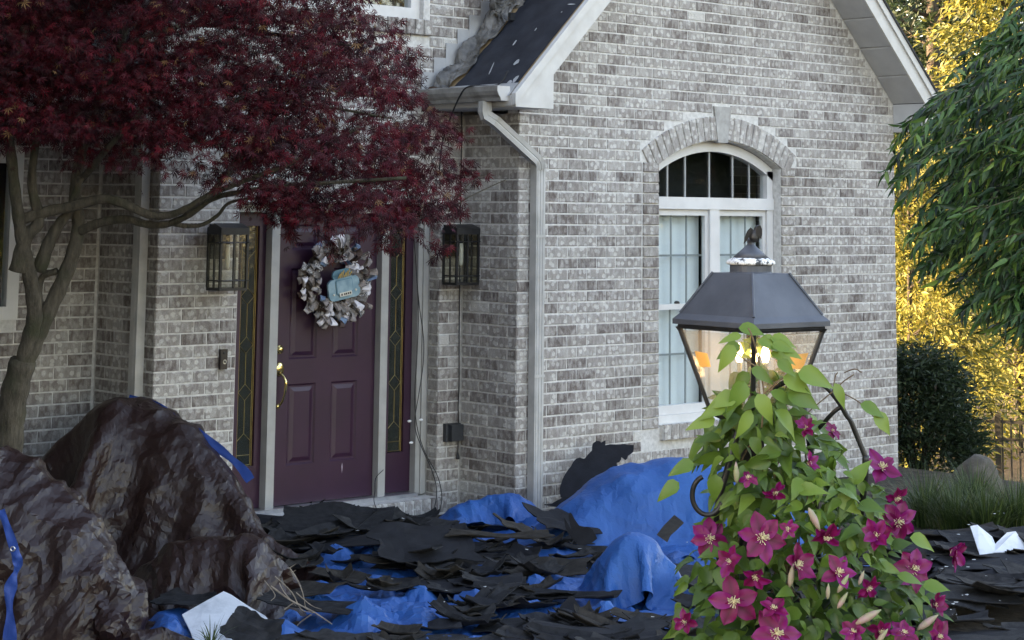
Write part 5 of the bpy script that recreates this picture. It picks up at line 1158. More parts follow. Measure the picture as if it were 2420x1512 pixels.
for i in range(1250):
    y = 770 + (1545 - 770) * rs.random() ** 0.72; l, r_ = hull(y); x = rs.uniform(l, r_)
    u = (x - (l + r_) / 2) / ((r_ - l) / 2); back = rs.random() ** 1.6 * 0.34
    if y < 930 and rs.random() < 0.72: continue
    if abs(u) > 0.8 and rs.random() < 0.45: continue
    d = surf_depth(x, y) + back * (0.3 if y < 950 else 1.0)
    if back < 0.10 and in_flower(x, y): d += 0.12
    cand.append((back, x, y, d, u))
cand.sort(key=lambda c: c[0] + 0.00002 * abs(c[2] - 1250))
mass = MB()
for i, (back, x, y, d, u) in enumerate(cand):
    p = at(x, y, d); dr = rt0 * (u * 0.8 + rs.gauss(0, 0.8)) - UPV * rs.uniform(-0.35, 1.0) - fh * rs.uniform(-0.1, 0.9)
    nr = -fh * rs.uniform(0.1, 1.0) + UPV * rs.uniform(0.3, 1.2) + rt0 * rs.gauss(0, 0.55)
    s_ = rs.uniform(0.45, 1.1) * (0.8 if y < 960 else 1.0); mt = orient(p, dr, nr, s_)
    tb = np.clip(rs.gauss(0.58 - 0.2 * (y > 1350), 0.2), 0, 1)
    if i < 290: o = link('leaf', cvar[int(tb * 29)], clem); o.matrix_basis = mt
    else:
        v, f = leaf_geo(0.080, rs.uniform(0.036, 0.052), rs.uniform(0.15, 0.6), rs.uniform(0.2, 0.7), rs); mass.add([mt @ Vector(q_) for q_ in v], f, float(tb * 0.9))
mass.obj('foliage', CLEAF, clem, True, kind='stuff')
VINE = M('clematis_vine', (0.10, 0.06, 0.035), (0.17, 0.12, 0.06), 0.8, scale=40)
for k in range(9):
    pts = []; x0 = 1800 + rs.uniform(-60, 120)
    for y in np.linspace(1700, rs.choice([800, 900, 980, 1100]), 9):
        l, r_ = hull(min(y, 1540)); pts.append(at(np.clip(x0 + rs.uniform(-45, 45), l + 15, r_ - 15), y, 5.58 - 0.1 * rs.random())); x0 += rs.uniform(-12, 8)
    q = MB(); q.tube(spline(pts, 5), [0.0045 * (1 - 0.6 * i / 40) for i in range(41)], 5); q.obj('vine', VINE, clem, True)
for pts in ([(1870, 1010), (1920, 965), (1968, 925), (1995, 900), (2018, 885)], [(1968, 925), (1974, 890), (1980, 880)], [(1995, 880), (2020, 872), (2036, 880)], [(1985, 925), (2030, 950), (2065, 985)]):
    q = MB(); q.tube(spline([at(x, y, 5.42) for x, y in pts], 4), 0.0018, 5); q.obj('tendril', VINE, clem, True)
for (x, y, a) in ((2032, 955, 0.5), (2065, 975, 0.9), (1972, 905, -1.2), (1795, 800, -0.4), (1750, 815, 2.6), (1820, 835, 0.3), (1745, 775, 0.2), (1905, 885, 0.4), (1820, 800, -0.2), (1770, 880, 2.2), (1640, 1095, 2.8), (1605, 1140, 2.5), (1690, 1120, 1.6), (2150, 1270, 0.3), (2120, 1360, 0.1), (2180, 1385, 0.05)):
    p = at(x, y, 5.36 if y > 840 else 5.3); o = link('leaf', cvar[rs.randrange(12, 29)], clem); o.matrix_basis = orient(p, rt0 * math.cos(a) - UPV * math.sin(abs(a)) * 0.8 - fh * 0.15, -fh * 0.8 + UPV * 0.6, 0.95)
for pts in ([(1800, 1010), (1806, 940), (1798, 880), (1788, 830), (1776, 790), (1768, 775)], [(1806, 930), (1840, 900), (1870, 880)], [(1795, 870), (1760, 850), (1735, 830)]):
    q = MB(); q.tube(spline([at(x, y, 5.25) for x, y in pts], 5), 0.0024, 6); q.obj('vine', VINE, clem, True)
for (x, y, a, s_) in ((1752, 792, 2.9, .8), (1735, 815, 2.0, 1.0), (1790, 805, 0.4, .75), (1822, 815, 0.2, .9), (1845, 822, 0.5, .8), (1760, 900, 1.9, 1.15), (1775, 870, 0.6, .9), (1838, 850, 0.9, .8), (1850, 890, 0.5, 1.1), (1885, 880, 0.3, 1.25), (1790, 930, 1.2, 1.1), (1740, 935, 2.8, 1.0), (1820, 925, 0.4, 1.1), (1860, 925, 0.5, 1.2), (1715, 960, 2.7, 1.0), (1775, 968, 1.9, 1.1), (1690, 990, 2.9, 1.0), (1830, 970, 0.8, 1.1)):
    o = link('leaf', cvar[rs.randrange(14, 30)], clem); o.matrix_basis = orient(at(x, y, 5.24), rt0 * math.cos(a) - UPV * abs(math.sin(a)) * 0.7 - fh * 0.25, -fh * 0.9 + UPV * 0.5 + rt0 * rs.gauss(0, 0.3), s_)
# blooms
PET = leaf_mat('clematis_petal', [(0.0, (0.10, 0.0006, 0.026)), (0.5, (0.20, 0.001, 0.070)), (0.8, (0.21, 0.004, 0.12)), (1.0, (0.24, 0.05, 0.22))], 0.5, 0.22)
STAM = M('cream_stamens', (0.62, 0.54, 0.30), (0.75, 0.70, 0.46), 0.6, scale=60)
def petal_geo(Ln, W, cup, rs, tb):
    nx, ny = 8, 5; P = np.zeros((ny, nx, 3)); T = np.zeros((ny, nx)); ph = rs.random() * 6
    for i in range(nx):
        t = i / (nx - 1); w_ = W * (0.18 + 0.82 * math.sin(math.pi * min(t * 0.92 + 0.08, 1)) ** 0.8) * (1 - 0.97 * max(0, (t - 0.75) / 0.25) ** 1.6)
        for j in range(ny):
            v = j / (ny - 1) - 0.5; P[j, i] = (0.006 + t * Ln, v * w_, cup * Ln * (t - 0.9 * t * t) + 0.10 * W * math.sin(t * 8 + ph + v * 5) * abs(v) * 2 + 0.25 * abs(v) * w_)
            T[j, i] = np.clip(tb + 0.28 * (abs(v) * 2) - 0.22 * (abs(v) < 0.1) + 0.1 * t, 0, 1)
    return P, T
pvar = []
for i in range(14):
    P, T = petal_geo(1.0, rs.uniform(0.54, 0.70), rs.uniform(-0.15, 0.25), rs, rs.uniform(0.12, 0.6)); q = MB(); q.grid(P); q.t = list(T.ravel()); pvar.append(q.mesh('petal', PET, True))
q = MB(); rs2 = random.Random(3)
for k in range(36):
    a = rs2.random() * 6.28; e = rs2.uniform(0.15, 1.25); dvec = np.array([math.cos(a) * math.sin(e), math.sin(a) * math.sin(e), math.cos(e)]); Ls = rs2.uniform(0.22, 0.36)
    q.tube([(0, 0, 0), dvec * Ls * 0.6, dvec * Ls + np.array([0, 0, 0.03])], [0.010, 0.012, 0.018], 4)
q.lathe([(0.05, 0.0), (0.07, 0.08), (0.04, 0.2), (0.01, 0.22)], (0, 0, 0), 8); STM = q.mesh('stamens', STAM)
for i, (px, py, sz, tx, ty) in enumerate(FL):
    x, y = fpos(px, py); Rf = sz * 0.3334 / 2; d = surf_depth(x, y) - 0.06; c = at(x, y, d); Rm = Rf * d / F * 1.12
    nr = -fh + rt0 * tx + UPV * (ty + 0.12); nr = nr / np.linalg.norm(nr); ref = np.cross(nr, UPV); ref /= np.linalg.norm(ref); b2 = np.cross(nr, ref)
    op = rs.choice([-0.35, -0.1, 0.0, 0.1, 0.35, 0.7]); fl = bpy.data.objects.new('flower', None); col.objects.link(fl); fl.parent = clem; fl.matrix_parent_inverse = Matrix.Translation(-clem.location); fl.empty_display_size = 0.05
    npet = rs.choice([6, 6, 7, 5]); ph = rs.random() * 6
    for k in range(npet):
        a = ph + 2 * math.pi * (k + rs.uniform(-0.12, 0.12)) / npet; dr = ref * math.cos(a) + b2 * math.sin(a) + nr * (op + rs.uniform(-0.3, 0.25))
        o = link('petal', pvar[rs.randrange(14)], fl); o.matrix_parent_inverse = Matrix(); o.matrix_basis = orient(c + nr * 0.002 * k, dr, nr, Rm * rs.uniform(0.88, 1.08))
    o = link('stamens', STM, fl); o.matrix_parent_inverse = Matrix(); o.matrix_basis = orient(c + nr * 0.004, ref, nr, Rm * 0.9)
# buds
BUD = M('clematis_bud', (0.20, 0.24, 0.10), (0.34, 0.22, 0.20), 0.6, scale=30)
for (px, py, a, s_) in ((770, 1060, 1.4, 1.2), (1135, 1115, 1.0, 1.1), (1130, 1235, 1.0, 1.0), (1310, 1350, 0.5, 1.5), (1030, 1170, 1.5, 0.8), (380, 330, 1.6, 1.1), (1730, 1390, 0.6, 1.4), (1265, 1075, 1.2, 0.8), (1410, 1490, 0.9, 1.0), (930, 650, -1.1, 1.3)):
    x, y = fpos(px, py); p = at(x, y, surf_depth(x, y) - 0.09); q = MB(); q.lathe([(0.0015, -0.024), (0.006, -0.014), (0.0075, 0.0), (0.005, 0.016), (0.0008, 0.028)], (0, 0, 0), 8)
    mt = orient(p, rt0, -fh, s_) ; dv = rt0 * math.cos(a) + UPV * math.sin(a); mt = orient(p, np.cross(dv, -fh), dv, s_); q.v = [tuple(mt @ Vector(v)) for v in q.v]; q.obj('bud', BUD, clem, True)
# ================================================================== JAPANESE MAPLE
MD = 11.6
mb_ = at(15, 1180, MD); maple = thing('japanese_maple', 'burgundy Japanese maple arching in front of the door', 'tree', (mb_[0], mb_[1], GZ))
def bark_mat(name, c1, c2, c3):
    m, nt, b, out = base_mat(name); pos = coords(nt, 'Position'); mp = nt.nodes.new('ShaderNodeMapping'); mp.inputs['Scale'].default_value = (1, 1, 0.25); nt.links.new(pos, mp.inputs[0])
    n = tnoise(nt, mp.outputs[0], 34, 7, 0.72); n2 = tnoise(nt, pos, 5, 4)
    c = ramp(nt, n, [(0.3, c1), (0.7, c2)]).outputs[0]; c = mixc(nt, ramp(nt, n2, [(0.5, (0, 0, 0)), (0.7, (1, 1, 1))]).outputs[0], c, c3)
    nt.links.new(c, b.inputs['Base Color']); b.inputs['Roughness'].default_value = 0.9; bumpn(nt, b, n, 1.0, 0.02); return m
BARK = bark_mat('maple_bark', (0.030, 0.024, 0.015), (0.15, 0.125, 0.09), (0.055, 0.055, 0.028))
def limb(pts, r0, r1, name, d=MD, n=10, tree=maple, mat=None, wob=0.06):
    P = spline([at(x, y, d + (z if z else 0)) for x, y, z in pts], 6); m_ = len(P); q = MB()
    rad = [(r0 + (r1 - r0) * i / (m_ - 1)) * (1 + wob * math.sin(i * 1.7 + pts[0][0])) for i in range(m_)]
    q.tube(P, rad, n); return q.obj(name, mat or BARK, tree, True)
limb([(0, 1500, 0), (12, 1180, 0), (20, 1040, 0), (32, 940, 0), (55, 850, 0)], 0.100, 0.076, 'trunk')
limb([(52, 870, 0), (70, 800, 0), (82, 740, -.02), (72, 660, -.05), (55, 580, -.1), (42, 500, -.15), (30, 400, -.2), (20, 250, -.3), (60, 60, -.3)], 0.055, 0.024, 'trunk')
limb([(50, 880, 0), (80, 810, .03), (112, 740, .06), (150, 660, .1), (178, 580, .1), (185, 520, .1), (178, 440, .1), (210, 300, .1), (280, 120, .1), (330, -80, .1)], 0.060, 0.021, 'trunk')
limb([(40, 640, -.1), (62, 560, -.1), (92, 520, -.1), (75, 430, -.1), (90, 300, -.1)], 0.05, 0.02, 'branch')
limb([(92, 640, .02), (115, 575, .02), (140, 530, .02), (165, 495, .02), (190, 420, -.05)], 0.045, 0.022, 'branch')
limb([(45, 520, -.12), (110, 500, -.1), (170, 488, -.1), (240, 470, -.12), (290, 480, -.15), (350, 506, -.15), (400, 508, -.15), (445, 490, -.2), (500, 458, -.2), (570, 430, -.2), (700, 380, -.2), (850, 300, -.2)], 0.036, 0.012, 'branch')
limb([(190, 545, .08), (240, 525, .05), (300, 518, .0), (350, 530, .0), (400, 528, .0), (450, 505, -.05), (500, 470, -.05), (560, 455, -.1), (660, 440, -.1), (800, 430, -.1), (960, 420, 0)], 0.030, 0.010, 'branch')
limb([(400, 526, 0), (440, 534, .02), (480, 530, .02), (515, 508, .02), (545, 478, .05), (620, 470, .1), (740, 500, .1)], 0.016, 0.006, 'branch')
limb([(110, 745, .05), (92, 700, .1), (100, 655, .12), (135, 640, .1)], 0.022, 0.02, 'branch')
for (a, b, c, d_, e) in ((180, 440, 420, 200, 600), (280, 120, 500, 60, 720), (210, 300, 450, 330, 640), (500, 458, 700, 250, 930), (60, 60, 250, -40, 450), (450, 330, 650, 200, 900), (420, 200, 600, 80, 850), (170, 300, 90, 150, -60)):
    limb([(a, b, rs.uniform(-.2, .2)), ((a + c) / 2, (b + d_) / 2 - 20, rs.uniform(-.4, .4)), (c, d_, rs.uniform(-.5, .5)), (e, d_ + 30, rs.uniform(-.6, .6))], 0.022, 0.006, 'branch')
limb([(1060, 500, 1.2), (1100, 470, 1.2), (1150, 445, 1.25), (1196, 424, 1.3)], 0.007, 0.003, 'twig')
limb([(1060, 500, 1.2), (1090, 455, 1.2), (1120, 425, 1.25), (1150, 415, 1.3)], 0.006, 0.002, 'twig')
MLEAF = leaf_mat('maple_leaf', [(0.0, (0.010, 0.002, 0.003)), (0.35, (0.034, 0.003, 0.006)), (0.65, (0.092, 0.005, 0.011)), (0.90, (0.17, 0.010, 0.019)), (0.965, (0.10, 0.018, 0.035)), (1.0, (0.26, 0.14, 0.06))], 0.5, 0.22, spec=0.28)
# one leaf: seven narrow lobes
def maple_leaf():
    V = []; Q = []
    for k, (a, l) in enumerate(((-2.0, .42), (-1.3, .72), (-.65, .92), (0, 1.0), (.65, .92), (1.3, .72), (2.0, .42))):
        c, s_ = math.cos(a), math.sin(a); w_ = 0.085; o = len(V)
        V += [(0.0, 0.0, 0.0), (c * l * .45 - s_ * w_ * l, s_ * l * .45 + c * w_ * l, -0.03), (c * l, s_ * l, -0.20 * l), (c * l * .45 + s_ * w_ * l, s_ * l * .45 - c * w_ * l, -0.03)]; Q.append((o, o + 3, o + 2, o + 1))
    return np.array(V), np.array(Q)
LV, LQ = maple_leaf()
def poly_in(x, y, poly):
    r_ = False; n = len(poly); j = n - 1
    for i in range(n):
        if (poly[i][1] > y) != (poly[j][1] > y) and x < (poly[j][0] - poly[i][0]) * (y - poly[i][1]) / (poly[j][1] - poly[i][1]) + poly[i][0]: r_ = not r_
        j = i
    return r_
CROWN = [(-800, -420), (760, -420), (840, -60), (868, 30), (900, 70), (940, 122), (970, 165), (1005, 200), (1035, 250), (1035, 310), (1045, 380), (1058, 430), (1045, 480), (1005, 515), (950, 530), (860, 518), (740, 496), (680, 470), (640, 440), (575, 420), (500, 400), (440, 400), (380, 395), (330, 390), (250, 365), (150, 350), (60, 320), (-800, 300)]  # outline carried on past the left edge to add shade there
RM = np.random.RandomState(42)
def leaves_at(C, Dn, Sz, T):
    """instance the leaf at centres C with drooping directions Dn"""
    n = len(C); d = Dn / np.linalg.norm(Dn, axis=1, keepdims=True); nr = RM.normal(0, 0.45, (n, 3)) + np.array([0, 0, 0.75]) - fh * 0.55; nr -= d * (nr * d).sum(1, keepdims=True); nr /= np.linalg.norm(nr, axis=1, keepdims=True); b = np.cross(nr, d)
    V = C[:, None] + Sz[:, None, None] * (LV[None, :, 0:1] * d[:, None] + LV[None, :, 1:2] * b[:, None] + LV[None, :, 2:3] * nr[:, None])
    Q = LQ[None] + (np.arange(n) * len(LV))[:, None, None]
    return V.reshape(-1, 3), Q.reshape(-1, 4), np.repeat(T, len(LV))
C, Dn, Sz, T = [], [], [], []
npads = 0; tries = 0
while npads < 1020 and tries < 20000:
    tries += 1
    x, y = RM.uniform(-800, 1085), RM.uniform(-420, 575)
    if not poly_in(x, y, CROWN): continue
    low = (x < 560 and y > 300)
    if low and RM.rand() < 0.5: continue
    if 560 < x < 1000 and 470 < y and RM.rand() < 0.1: continue
    hgt = np.clip((560 - y) / 900, 0, 1); dd = MD + RM.uniform(-1.15, 1.25) * (0.55 + 0.5 * hgt)
    if x > 930: dd = MD + RM.uniform(0.2, 1.5)
    c = at(x, y, dd)
    if c[1] > 0.42 and c[0] > -3.0: continue
    if c[1] > 1.1: continue
    npads += 1
    rp = RM.uniform(0.13, 0.24); n = 62 if not low else 36
    ang = RM.rand(n) * 2 * math.pi; rr = np.sqrt(RM.rand(n)) * rp
    off = np.stack([np.cos(ang) * rr, np.sin(ang) * rr, RM.normal(0, 0.03, n) - 0.55 * rr ** 2 / rp], 1)
    C.append(c + off); out = np.stack([np.cos(ang), np.sin(ang), np.full(n, -0.85)], 1) + RM.normal(0, 0.35, (n, 3)); Dn.append(out)
    Sz.append(RM.uniform(0.030, 0.056, n)); front_ = np.clip((MD + 0.5 - dd) / 1.6, 0, 1)
    tb = np.clip(RM.normal(0.50, 0.18, n) + RM.normal(0, 0.12), 0.02, 0.90); kick = RM.rand(n); tb = np.where(kick > 0.985, 1.0, np.where(kick > 0.95, 0.965, tb)); T.append(tb)
# sprays reaching out at the right edge
for (x0, y0, x1, y1, d0) in ((1010, 560, 1045, 590, 12.2), (1050, 380, 1125, 395, 12.9), (1060, 430, 1150, 415, 12.9), (930, 60, 985, 130, 12.5), (960, 130, 985, 165, 12.5), (1040, 300, 1090, 320, 12.8), (1050, 480, 1100, 500, 12.8), (760, 545, 790, 600, 12.0), (900, 560, 930, 600, 12.1), (680, 520, 690, 560, 12.0)):
    for k in range(34):
        f_ = RM.rand(); c = at(x0 + (x1 - x0) * f_, y0 + (y1 - y0) * f_, d0) + RM.normal(0, 0.03, 3); C.append(c[None]); Dn.append(np.array([[RM.normal(0, .6) + rt0[0] * .7, RM.normal(0, .6) + rt0[1] * .7, -0.8]])); Sz.append(RM.uniform(0.04, 0.065, 1)); T.append(RM.uniform(0.2, 0.9, 1))
C = np.concatenate(C); Dn = np.concatenate(Dn); Sz = np.concatenate(Sz); T = np.concatenate(T)
V, Q, TT = leaves_at(C, Dn, Sz, T)
link('crown', np_mesh('crown', V, Q, MLEAF, TT), maple, kind='stuff')

# ================================================================== WEEPING TREE AT THE RIGHT
WD = 9.3
wb = at(2900, 1100, WD + 0.3); weep = thing('weeping_tree', 'dark green weeping tree hanging in from the right edge', 'tree', (wb[0], wb[1], GZ))
WBARK = bark_mat('weeping_bark', (0.05, 0.045, 0.035), (0.12, 0.10, 0.08), (0.08, 0.09, 0.05))
wz = [np.array([wb[0], wb[1], z]) for z in (GZ - 0.1, 0.6, 1.5, 2.5)]; q = MB(); q.tube(spline(wz + [wz[-1] + rt0 * -0.15 + UPV * 0.7], 6), [0.13 - 0.003 * i for i in range(25)], 12); q.obj('trunk', WBARK, weep, True)
top = wz[-1] + rt0 * -0.15 + UPV * 0.6
WLEAF = leaf_mat('weeping_leaf', [(0.0, (0.006, 0.020, 0.010)), (0.4, (0.026, 0.075, 0.022)), (0.75, (0.075, 0.165, 0.038)), (1.0, (0.17, 0.27, 0.05))], 0.45, 0.22)
STEM = M('weeping_twig', (0.06, 0.07, 0.04), (0.12, 0.12, 0.07), 0.8, scale=30)
ww = []; twigs = MB()
HULLW = [(2430, 10), (2340, 55), (2262, 140), (2215, 225), (2150, 275), (2112, 300), (2098, 360), (2085, 430), (2110, 470), (2160, 520), (2150, 600), (2175, 660), (2230, 705), (2275, 770), (2320, 790), (2430, 820), (2700, 850), (2700, 0)]
nb = 0; tries = 0
while nb < 560 and tries < 9000:
    tries += 1
    x, y = RM.uniform(2085, 2640), RM.uniform(15, 830)
    if not poly_in(x, y, HULLW): continue
    if y > 250 and x < 2130 and RM.rand() < 0.3: continue
    nb += 1
    if RM.rand() < 0.2: x -= RM.uniform(10, 45); y += RM.uniform(0, 40)
    d0 = WD + RM.uniform(-0.7, 0.9); e = at(x, y, d0); Ls = RM.uniform(0.28, 0.5); side_v = rt0 * RM.uniform(0.4, 1.0) + fh * RM.normal(0, 0.35)
    pts = [e + side_v * Ls * t + UPV * (Ls * (0.75 * t - 0.25 * t * t)) for t in np.linspace(1, 0, 9)]           # arching out and down to its tip e
    twigs.tube(pts, [0.0035 - 0.0003 * i for i in range(9)], 4)
    for k in range(26):
        t = k / 26.0; i = min(int(t * 8), 7); p = pts[i] * (1 - (t * 8 - i)) + pts[i + 1] * (t * 8 - i); sg = 1 if k % 2 else -1
        tang = pts[i + 1] - pts[i]; tang /= np.linalg.norm(tang); lat = np.cross(tang, UPV); lat /= np.linalg.norm(lat) + 1e-9
        dr = tang * 0.8 + lat * sg * RM.uniform(0.5, 1.0) - UPV * RM.uniform(-0.1, 0.7) + RM.normal(0, 0.28, 3)
        ww.append((p, dr, UPV * 0.7 - fh * 0.5 + RM.normal(0, 0.55, 3), RM.uniform(0.055, 0.10), float(np.clip(RM.normal(0.45, 0.27) + 0.25 * (RM.rand() < 0.06), 0, 1)), (p - CAM) @ fw))
twigs.obj('branchlets', STEM, weep, kind='stuff')
for k, (u, w_, z_) in enumerate(((-0.2, 0.9, 0.3), (0.5, 0.5, 0.4), (0.9, -0.3, 0.2), (0.4, -0.9, 0.3), (1.1, 0.6, 0.0))):
    tip = top + rt0 * u + fh * w_ + UPV * z_; q = MB(); q.tube(spline([top - UPV * 0.3, top * 0.6 + tip * 0.4 + UPV * 0.3, tip, tip + (tip - top) * 0.3 - UPV * 0.4], 5), [0.05 - 0.0027 * i for i in range(16)], 8); q.obj('branch', WBARK, weep, True)
ww.sort(key=lambda e: e[5] + (5 if not (2060 < seen(e[0])[0] < 2420) else 0))
lvar = []
rs3 = random.Random(9)
for i in range(20):
    v, f = leaf_geo(1.0, rs3.uniform(0.19, 0.27), rs3.uniform(0.2, 0.6), rs3.uniform(0.1, 0.5), rs3); q = MB(); q.add(v, f, i / 19.0); lvar.append(q.mesh('leaf', WLEAF, True))
lm = MB()
for i, (p, dr, nr, s_, tb, _) in enumerate(ww):
    mt = orient(p, dr, nr, s_)
    if i < 290: o = link('leaf', lvar[int(tb * 19)], weep); o.matrix_basis = mt
    else:
        me = lvar[int(tb * 19)]; v, f = leaf_geo(1.0, rs3.uniform(0.18, 0.27), 0.35, rs3.uniform(0.1, 0.5), rs3); lm.add([mt @ Vector(a) for a in v], f, tb)
lm.obj('crown', WLEAF, weep, True, kind='stuff')
# ================================================================== BACKGROUND RIGHT
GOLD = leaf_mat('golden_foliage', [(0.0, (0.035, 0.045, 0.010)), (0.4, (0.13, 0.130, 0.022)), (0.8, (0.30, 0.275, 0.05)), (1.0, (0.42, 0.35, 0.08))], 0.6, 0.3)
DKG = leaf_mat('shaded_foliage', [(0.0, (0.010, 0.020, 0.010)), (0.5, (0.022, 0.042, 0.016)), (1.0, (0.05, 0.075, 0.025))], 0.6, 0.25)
MIDG = leaf_mat('far_tree_foliage', [(0.0, (0.012, 0.028, 0.02)), (0.5, (0.030, 0.058, 0.032)), (1.0, (0.08, 0.11, 0.045))], 0.6, 0.35)
TRK = bark_mat('far_bark', (0.04, 0.03, 0.022), (0.09, 0.07, 0.05), (0.06, 0.06, 0.04))
RB = np.random.RandomState(5)
LFV = np.array([(0, 0, 0), (0.45, 0.16, 0.03), (1.0, 0, -0.08), (0.45, -0.16, 0.03)]); LFQ = np.array([[0, 3, 2, 1]])
def foliage(C, D, S, T, name, mat, parent):
    n = len(C); d = D / np.linalg.norm(D, axis=1, keepdims=True); nr = RB.normal(0, 0.6, (n, 3)) + np.array([-0.3, -0.3, 0.5]); nr -= d * (nr * d).sum(1, keepdims=True); nr /= np.linalg.norm(nr, axis=1, keepdims=True); b = np.cross(nr, d)
    V = C[:, None] + S[:, None, None] * (LFV[None, :, 0:1] * d[:, None] + LFV[None, :, 1:2] * b[:, None] + LFV[None, :, 2:3] * nr[:, None])
    Q = LFQ[None] + (np.arange(n) * 4)[:, None, None]
    return link(name, np_mesh(name, V.reshape(-1, 3), Q.reshape(-1, 4), mat, np.repeat(T, 4)), parent, kind='stuff')
def tree(name, label, base, height, r_bot, r_top, z_low, mat, npuff, nleaf, leaf, droop=0.2, group=None, shape='cone', gap=0.0, seed=0):
    """trunk, limbs and a crown of many leaf puffs; cone or round outline"""
    z_low = z_low + float(gz(base[0], base[1])) - GZ; RB.seed(seed); base = np.asarray(base, float); g0 = float(gz(base[0], base[1])); t = thing(name, label, 'tree', (base[0], base[1], g0), group)
    q = MB(); q.tube([base * [1, 1, 0] + UPV * z for z in np.linspace(g0 - 0.1, height * 0.93, 8)], [0.02 * height * (1 - 0.11 * i) for i in range(8)], 8); q.obj('trunk', TRK, t, True)
    C, D, S, T = [], [], [], []
    q = MB()
    for i in range(npuff):
        f_ = RB.rand() ** 0.9; z = z_low + (height - z_low) * f_
        rr = (r_bot + (r_top - r_bot) * f_) if shape == 'cone' else r_bot * math.sqrt(max(0.05, 1 - (2 * f_ - 1) ** 2)) * (1 if f_ > 0.2 else 0.8)
        a = RB.rand() * 2 * math.pi; k = math.sqrt(RB.uniform(0.25, 1.0)) * RB.uniform(0.85, 1.12); c = base * [1, 1, 0] + np.array([math.cos(a) * rr * k, math.sin(a) * rr * k, z])
        if i % 6 == 0: q.tube([base * [1, 1, 0] + UPV * max(z - 0.25 * rr, z_low * 0.6), (base * [1, 1, 0] + UPV * z) * 0.4 + c * 0.6, c], [0.012 * height * 0.4, 0.01, 0.004], 5)
        sp = RB.uniform(0.13, 0.36) * (0.6 + 0.12 * r_bot); n = nleaf
        C.append(c + RB.normal(0, sp, (n, 3)) * [1, 1, 0.7]); D.append(RB.normal(0, 0.6, (n, 3)) + np.array([math.cos(a), math.sin(a), -droop])); S.append(RB.uniform(0.6, 1.3, n) * leaf); T.append(np.clip(RB.normal(0.55, 0.18, n) + RB.normal(0, 0.22), 0, 1))
    q.obj('limbs', TRK, t, True)
    foliage(np.concatenate(C), np.concatenate(D), np.concatenate(S), np.concatenate(T), 'crown', mat, t); return t
def gxy(x, d): p = at(x, 700, d); return (p[0], p[1], 0)
tree('golden_conifer', 'tall sunlit golden conifer beyond the gable corner', gxy(2400, 34), 9.5, 1.65, 0.9, 0.4, GOLD, 480, 60, 0.15, 0.5, 'sunlit trees beyond the house', seed=1)
tree('golden_tree', 'low sunlit golden tree just right of the brick corner', gxy(2150, 24), 2.85, 1.3, 0.7, 0.2, GOLD, 260, 60, 0.11, 0.4, 'sunlit trees beyond the house', seed=2)
tree('golden_tree', 'broad sunlit yellow-green tree behind the iron fence', gxy(2400, 29), 3.4, 2.6, 1.6, 0.3, GOLD, 420, 60, 0.13, 0.4, 'sunlit trees beyond the house', seed=3)
tree('golden_tree', 'sunlit tree at the far right edge behind the weeping tree', gxy(2680, 28), 8.0, 1.7, 1.0, 0.3, GOLD, 300, 56, 0.13, 0.4, 'sunlit trees beyond the house', seed=4)
tree('far_tree', 'hazy dark tree with sky showing through above the roof edge', gxy(2105, 46), 15.0, 3.6, 2.0, 2.0, MIDG, 330, 34, 0.24, 0.2, 'shaded trees far behind', 'round', seed=5)
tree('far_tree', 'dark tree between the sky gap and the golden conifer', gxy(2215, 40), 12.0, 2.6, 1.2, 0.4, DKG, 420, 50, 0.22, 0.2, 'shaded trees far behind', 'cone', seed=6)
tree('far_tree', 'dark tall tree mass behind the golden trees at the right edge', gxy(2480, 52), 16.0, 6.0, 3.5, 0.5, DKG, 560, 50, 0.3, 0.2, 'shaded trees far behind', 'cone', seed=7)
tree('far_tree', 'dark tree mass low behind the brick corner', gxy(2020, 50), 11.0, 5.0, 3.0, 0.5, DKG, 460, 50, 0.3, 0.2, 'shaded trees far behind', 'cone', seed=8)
# shrub in the house's shadow
sb = gxy(2165, 18.0); SG = float(gz(sb[0], sb[1])); sh = thing('dark_shrub', 'dark shaded evergreen shrub at the foot of the brick corner', 'shrub', (sb[0], sb[1], SG))
RB.seed(31); C, D, S, T = [], [], [], []
for i in range(230):
    a, e = RB.rand() * 6.28, RB.rand() ** 0.7; r_ = 0.52 * math.sqrt(1 - e * e * 0.9) * RB.uniform(0.7, 1.05); c = np.array([sb[0] + r_ * math.cos(a), sb[1] + r_ * math.sin(a), SG + 0.05 + (0.72 - SG) * e]); n = 60
    C.append(c + RB.normal(0, 0.09, (n, 3))); D.append(RB.normal(0, 0.6, (n, 3)) + [math.cos(a), math.sin(a), 0.3]); S.append(RB.uniform(0.05, 0.09, n)); T.append(np.clip(RB.normal(0.35, 0.2, n), 0, 1))
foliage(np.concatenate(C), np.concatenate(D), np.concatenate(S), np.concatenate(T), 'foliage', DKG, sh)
q = MB()
for k in range(6): a = k * 1.05; q.tube([(sb[0], sb[1], SG), (sb[0] + 0.3 * math.cos(a), sb[1] + 0.3 * math.sin(a), 0.4), (sb[0] + 0.4 * math.cos(a), sb[1] + 0.4 * math.sin(a), 0.6)], [0.03, 0.02, 0.008], 6)
q.obj('stem', TRK, sh, True)
